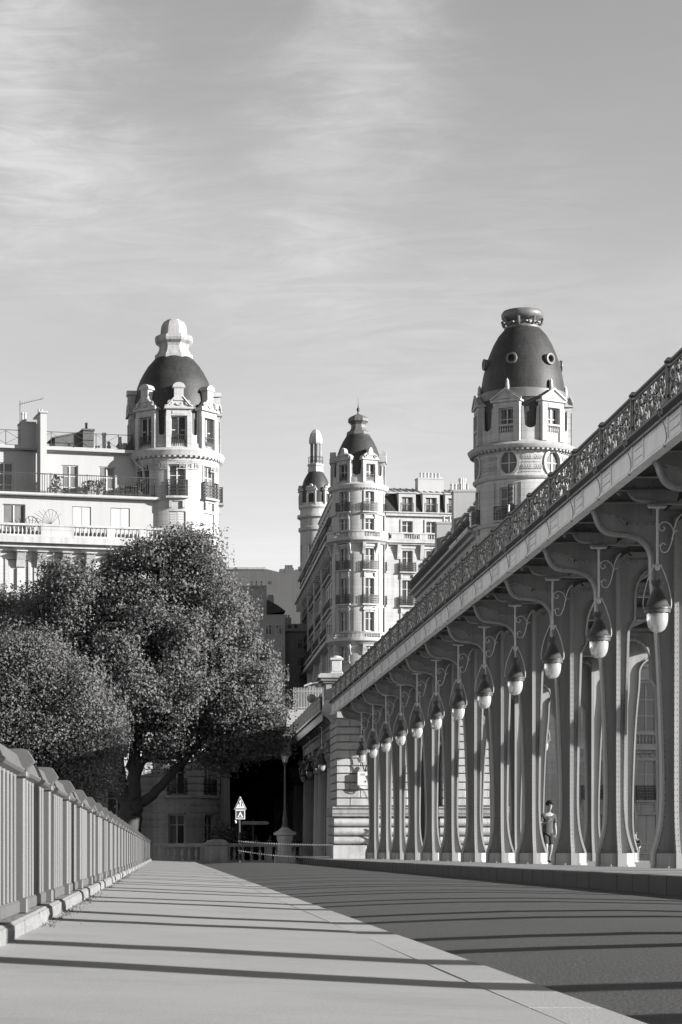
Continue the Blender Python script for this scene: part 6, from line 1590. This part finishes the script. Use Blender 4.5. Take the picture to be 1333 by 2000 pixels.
for i, (px, yy, dx, lab) in enumerate(((502, 152, 0, 'person in dark clothes standing in the shade under the station, left of the pair'), (527, 150, .1, 'person in a paler top standing in the shade under the station, right of the pair'))):
    person(lab, (PX(px, yy), yy, -.19), R(-20 + 40*i), [((-.24, 0, 1.15), (-.22, -.1, .90), (0, -.2, -1)), ((.24, 0, 1.15), (.18, -.16, .98), (0, -.6, -.4))],
           [((-.1, -.02, .5), (-.1, 0, .10), (0, -1, 0)), ((.1, -.02, .5), (.11, .02, .10), (0, -1, 0))], ('shorts' if i == 0 else 'shirt', 'long'), .93, .03)
by_, = (102,)
person('person in dark clothes and a cap sitting behind the iron barrier at the right', (PX(1243, by_), by_, .02-.42), R(-30), [((-.24, -.1, 1.15), (-.14, -.3, 1.02), (.2, -1, 0)), ((.24, -.1, 1.15), (.14, -.3, 1.02), (-.2, -1, 0))],
       [((-.12, -.42, .93), (-.12, -.42, .52), (0, -1, 0)), ((.12, -.42, .93), (.12, -.42, .52), (0, -1, 0))], ('shorts', 'long'), .93, .05, None, True, .05)
t = thing('bench', 'low dark bench behind the iron barrier at the right', 'bench', (PX(1258, 102.3), 102.3, .02))
part('seat', MB().cbox(-1.1, 1.1, -.25, .25, .36, .42, .02), M_['bark'], t); part('backrest', MB().cbox(-1.1, 1.1, .24, .28, .55, .85, .02), M_['bark'], t)
for x in (-.9, .9): part('leg', MB().box(x-.04, x+.04, -.22, .28, 0, .355), M_['black'], t)
t = thing('iron_barrier', 'low iron barrier with close bars on the far sidewalk, right of the columns', 'barrier', (PX(1258, 100), 100, .02))
for x in range(-30, 31): part('bar', MB().box(x*.12-.012, x*.12+.012, -.012, .012, .0, .82), M_['rail'], t)
part('rail', MB().box(-3.7, 3.7, -.03, .03, .82, .88), M_['rail'], t); part('rail', MB().box(-3.7, 3.7, -.02, .02, .10, .14), M_['rail'], t)

# ------------------------------------------------------------ trees
def tree(lab, base, H, crown, nclump, per, leafsize, mt, seed, limbs, trunk_r, droop=0.0, name='plane_tree'):
    """crown: list of (cx, cy, cz, rx, ry, rz) lobes in world metres"""
    rng = np.random.default_rng(seed); q = random.Random(seed)
    t = thing(name, lab, 'tree', base); B = Vector(base)
    m = MB(); nodes = []
    for path, r0, r1 in limbs:
        P_ = [Vector(p) for p in path]; pts = bez([tuple(p) for p in P_], 4); n = len(pts)
        pts = [Vector(p) + Vector((q.gauss(0, .05), q.gauss(0, .05), 0)) for p in pts]
        m.tube([p - B for p in pts], [r0 + (r1-r0)*i/(n-1) for i in range(n)], 9); nodes += pts[n//3:]
    part('trunk', m, M_['bark'], t, smooth=70)
    cl = []
    tot = sum(c[3]*c[4]*c[5] for c in crown)
    for c in crown:
        k = max(3, int(nclump*c[3]*c[4]*c[5]/tot))
        for _ in range(k):
            d = rng.normal(size=3); d /= np.linalg.norm(d); rr3 = rng.uniform(.45, 1.02)**(1/1.6)
            cl.append((c[0] + d[0]*c[3]*rr3, c[1] + d[1]*c[4]*rr3, c[2] + d[2]*c[5]*rr3))
    cl = np.array(cl)
    m = MB()
    for i in range(0, len(cl), 3):
        p = Vector(cl[i]); nd = min(nodes, key=lambda a: (a-p).length + .6*abs(a.z-p.z)*(a.z > p.z))
        mid_ = (nd + p)/2 + Vector((q.gauss(0, .3), q.gauss(0, .3), .35 + q.gauss(0, .2)))
        m.tube([v - B for v in map(Vector, bez([tuple(nd), tuple(mid_), tuple(p)], 3))], [.09, .075, .06, .05, .04, .025, .012], 5)
    part('branches', m, M_['bark'], t, smooth=70, kind='stuff')
    # leaves: small folded blades in clumps
    Nn = len(cl)*per
    ci = np.repeat(np.arange(len(cl)), per)
    sig = rng.uniform(.38, .72, len(cl))[ci][:, None]
    c = cl[ci] + np.clip(rng.normal(size=(Nn, 3)), -1.7, 1.7)*sig*np.array([1.0, 1.0, .75])
    c[:, 2] -= droop*np.abs(rng.normal(size=Nn))
    offs = c - cl[ci]; offs /= np.linalg.norm(offs, axis=1)[:, None]
    n_ = rng.normal(size=(Nn, 3))*.75 + offs*1.1 + np.array([.1, -.1, .55]); n_ /= np.linalg.norm(n_, axis=1)[:, None]
    a = np.cross(n_, rng.normal(size=(Nn, 3))); a /= np.linalg.norm(a, axis=1)[:, None]; b_ = np.cross(n_, a)
    L_ = (leafsize*rng.uniform(.6, 1.25, Nn))[:, None]; w_ = L_*rng.uniform(.38, .55, Nn)[:, None]
    fold = n_*L_*.18
    v = np.stack([c - a*L_*.5, c + b_*w_ + fold, c + a*L_*.55, c - b_*w_ + fold], 1) - np.array(base)
    co = v.reshape(-1, 3).astype(np.float32)
    fi = (np.arange(Nn)*4)[:, None] + np.array([[0, 1, 2, 0, 2, 3]]); fi = fi.reshape(-1).astype(np.int32)
    me = bpy.data.meshes.new('crown'); me.vertices.add(len(co)); me.vertices.foreach_set('co', co.reshape(-1))
    nf = Nn*2; me.loops.add(nf*3); me.loops.foreach_set('vertex_index', fi); me.polygons.add(nf); me.polygons.foreach_set('loop_start', np.arange(nf, dtype=np.int32)*3)
    me.update(calc_edges=True); me.materials.append(mt); link('crown', me, t, kind='stuff'); return t
ty = 133.0
def T(px, py, y=ty): return (PX(px, y), y, PZ(py, y))
main_limbs = [
    ([(PX(252, ty), ty, -6), T(252, 1620), T(256, 1585), T(258, 1565)], .85, .60),
    ([T(250, 1575), T(240, 1545), T(228, 1500), T(222, 1450), T(205, 1380), T(180, 1300), T(150, 1220)], .50, .10),
    ([T(256, 1570), T(262, 1520), T(262, 1470), T(280, 1400), T(290, 1310), T(300, 1200), T(310, 1110)], .48, .08),
    ([T(262, 1520), T(282, 1480), T(310, 1440), T(350, 1370), T(390, 1290), T(420, 1200)], .32, .07),
    ([T(262, 1572), T(290, 1560), T(325, 1525), T(355, 1490), T(400, 1440), T(450, 1390), T(500, 1330)], .36, .08),
    ([T(240, 1530), (PX(235, ty), ty-1, PZ(1430, ty)), (PX(225, ty), ty-2, PZ(1350, ty))], .28, .07),
    ([T(262, 1480), (PX(290, ty), ty-1, PZ(1400, ty)), (PX(330, ty), ty-1, PZ(1300, ty)), (PX(360, ty), ty, PZ(1220, ty))], .28, .06),
]
def lobe(px, py, rx, rz, y=ty, ry=4.0, s_=None):
    k = y/F; return (PX(px, y), y, PZ(py, y), rx*k, ry, rz*k)
tree('big leafy plane tree with a wide dark crown and forked trunk behind the parapet fence', (PX(252, ty), ty, -6.0), 20,
     [lobe(305, 1150, 130, 105), lobe(170, 1210, 120, 115), lobe(400, 1190, 88, 110), lobe(300, 1290, 160, 115, ty-1, 4.8), lobe(310, 1320, 120, 90, ty-3, 3.5), lobe(120, 1170, 70, 70), lobe(240, 1330, 70, 80, ty-3, 3.0), lobe(455, 1340, 85, 120), lobe(440, 1410, 110, 90), lobe(330, 1410, 90, 70), lobe(110, 1300, 110, 120), lobe(515, 1400, 40, 66), lobe(370, 1085, 70, 45), lobe(190, 1400, 60, 90)],
     760, 420, .155, M_['leaf'], 21, main_limbs, .8)
ny = 104.0
nl = [([(PX(70, ny), ny, -6), (PX(72, ny), ny, 0), (PX(80, ny), ny, 3)], .4, .28), ([(PX(78, ny), ny, 2.5), T(110, 1440, ny), T(140, 1360, ny), T(160, 1310, ny)], .22, .05), ([(PX(76, ny), ny, 2.5), T(60, 1440, ny), T(40, 1350, ny), T(20, 1290, ny)], .22, .05), ([T(95, 1470, ny), T(150, 1460, ny), T(195, 1430, ny)], .12, .03)]
tree('paler bushy tree in front of the plane tree, low behind the near parapet fence', (PX(70, ny), ny, -6.0), 12,
     [lobe(140, 1400, 80, 100, ny, 2.6), lobe(75, 1310, 60, 70, ny, 2.4), lobe(185, 1430, 42, 60, ny, 2.0), lobe(60, 1430, 100, 130, ny, 2.6), lobe(150, 1490, 78, 80, ny, 2.2), lobe(10, 1400, 60, 120, ny, 2.5), lobe(140, 1335, 50, 45, ny, 2.0), lobe(20, 1290, 50, 60, ny, 2.2), lobe(60, 1520, 90, 60, ny, 2.0)],
     380, 330, .12, M_['leaf2'], 8, nl, .4, .15, 'leafy_tree')
fy_ = 141.0
tree('shaded tree at the left edge behind the plane tree, under the white building terrace', (PX(5, fy_), fy_, -6.0), 18,
     [lobe(20, 1260, 95, 120, fy_, 3.5), lobe(-40, 1330, 90, 150, fy_, 3.5), lobe(40, 1390, 90, 110, fy_, 3.2)],
     190, 380, .16, M_['leaf'], 33, [([(PX(5, fy_), fy_, -6), (PX(5, fy_), fy_, 4), T(8, 1400, fy_), T(15, 1300, fy_)], .45, .1)], .4, 0, 'leafy_tree')
tree('small dark shrub growing under the station portico behind the balustrade', (PX(450, 147), 147, -.2), 3, [lobe(445, 1638, 14, 20, 147, .5), lobe(457, 1642, 12, 16, 147, .5)], 24, 110, .14, M_['leaf'], 5, [([(PX(452, 147), 147, -.2), (PX(452, 147), 147, .3), (PX(448, 147), 147, .9)], .06, .02)], .1, 0, 'shrub')
# tufts of grass at the foot of the plinth
gr = MB(); q = random.Random(12)
for _ in range(500):
    y = q.choice((q.uniform(14, 24), q.uniform(30, 60), q.uniform(20, 45))); x = -.80 + abs(q.gauss(0, .05)); hgt = q.uniform(.008, .028); dx, dy = q.gauss(0, .02), q.gauss(0, .02)
    z_ = walk_z(x); gr.add([(x-.005, y, z_), (x+.005, y, z_), (x+dx, y+dy, z_+hgt)], [(0,1,2)])
part('grass', gr, M_['leaf2'], kind='stuff')
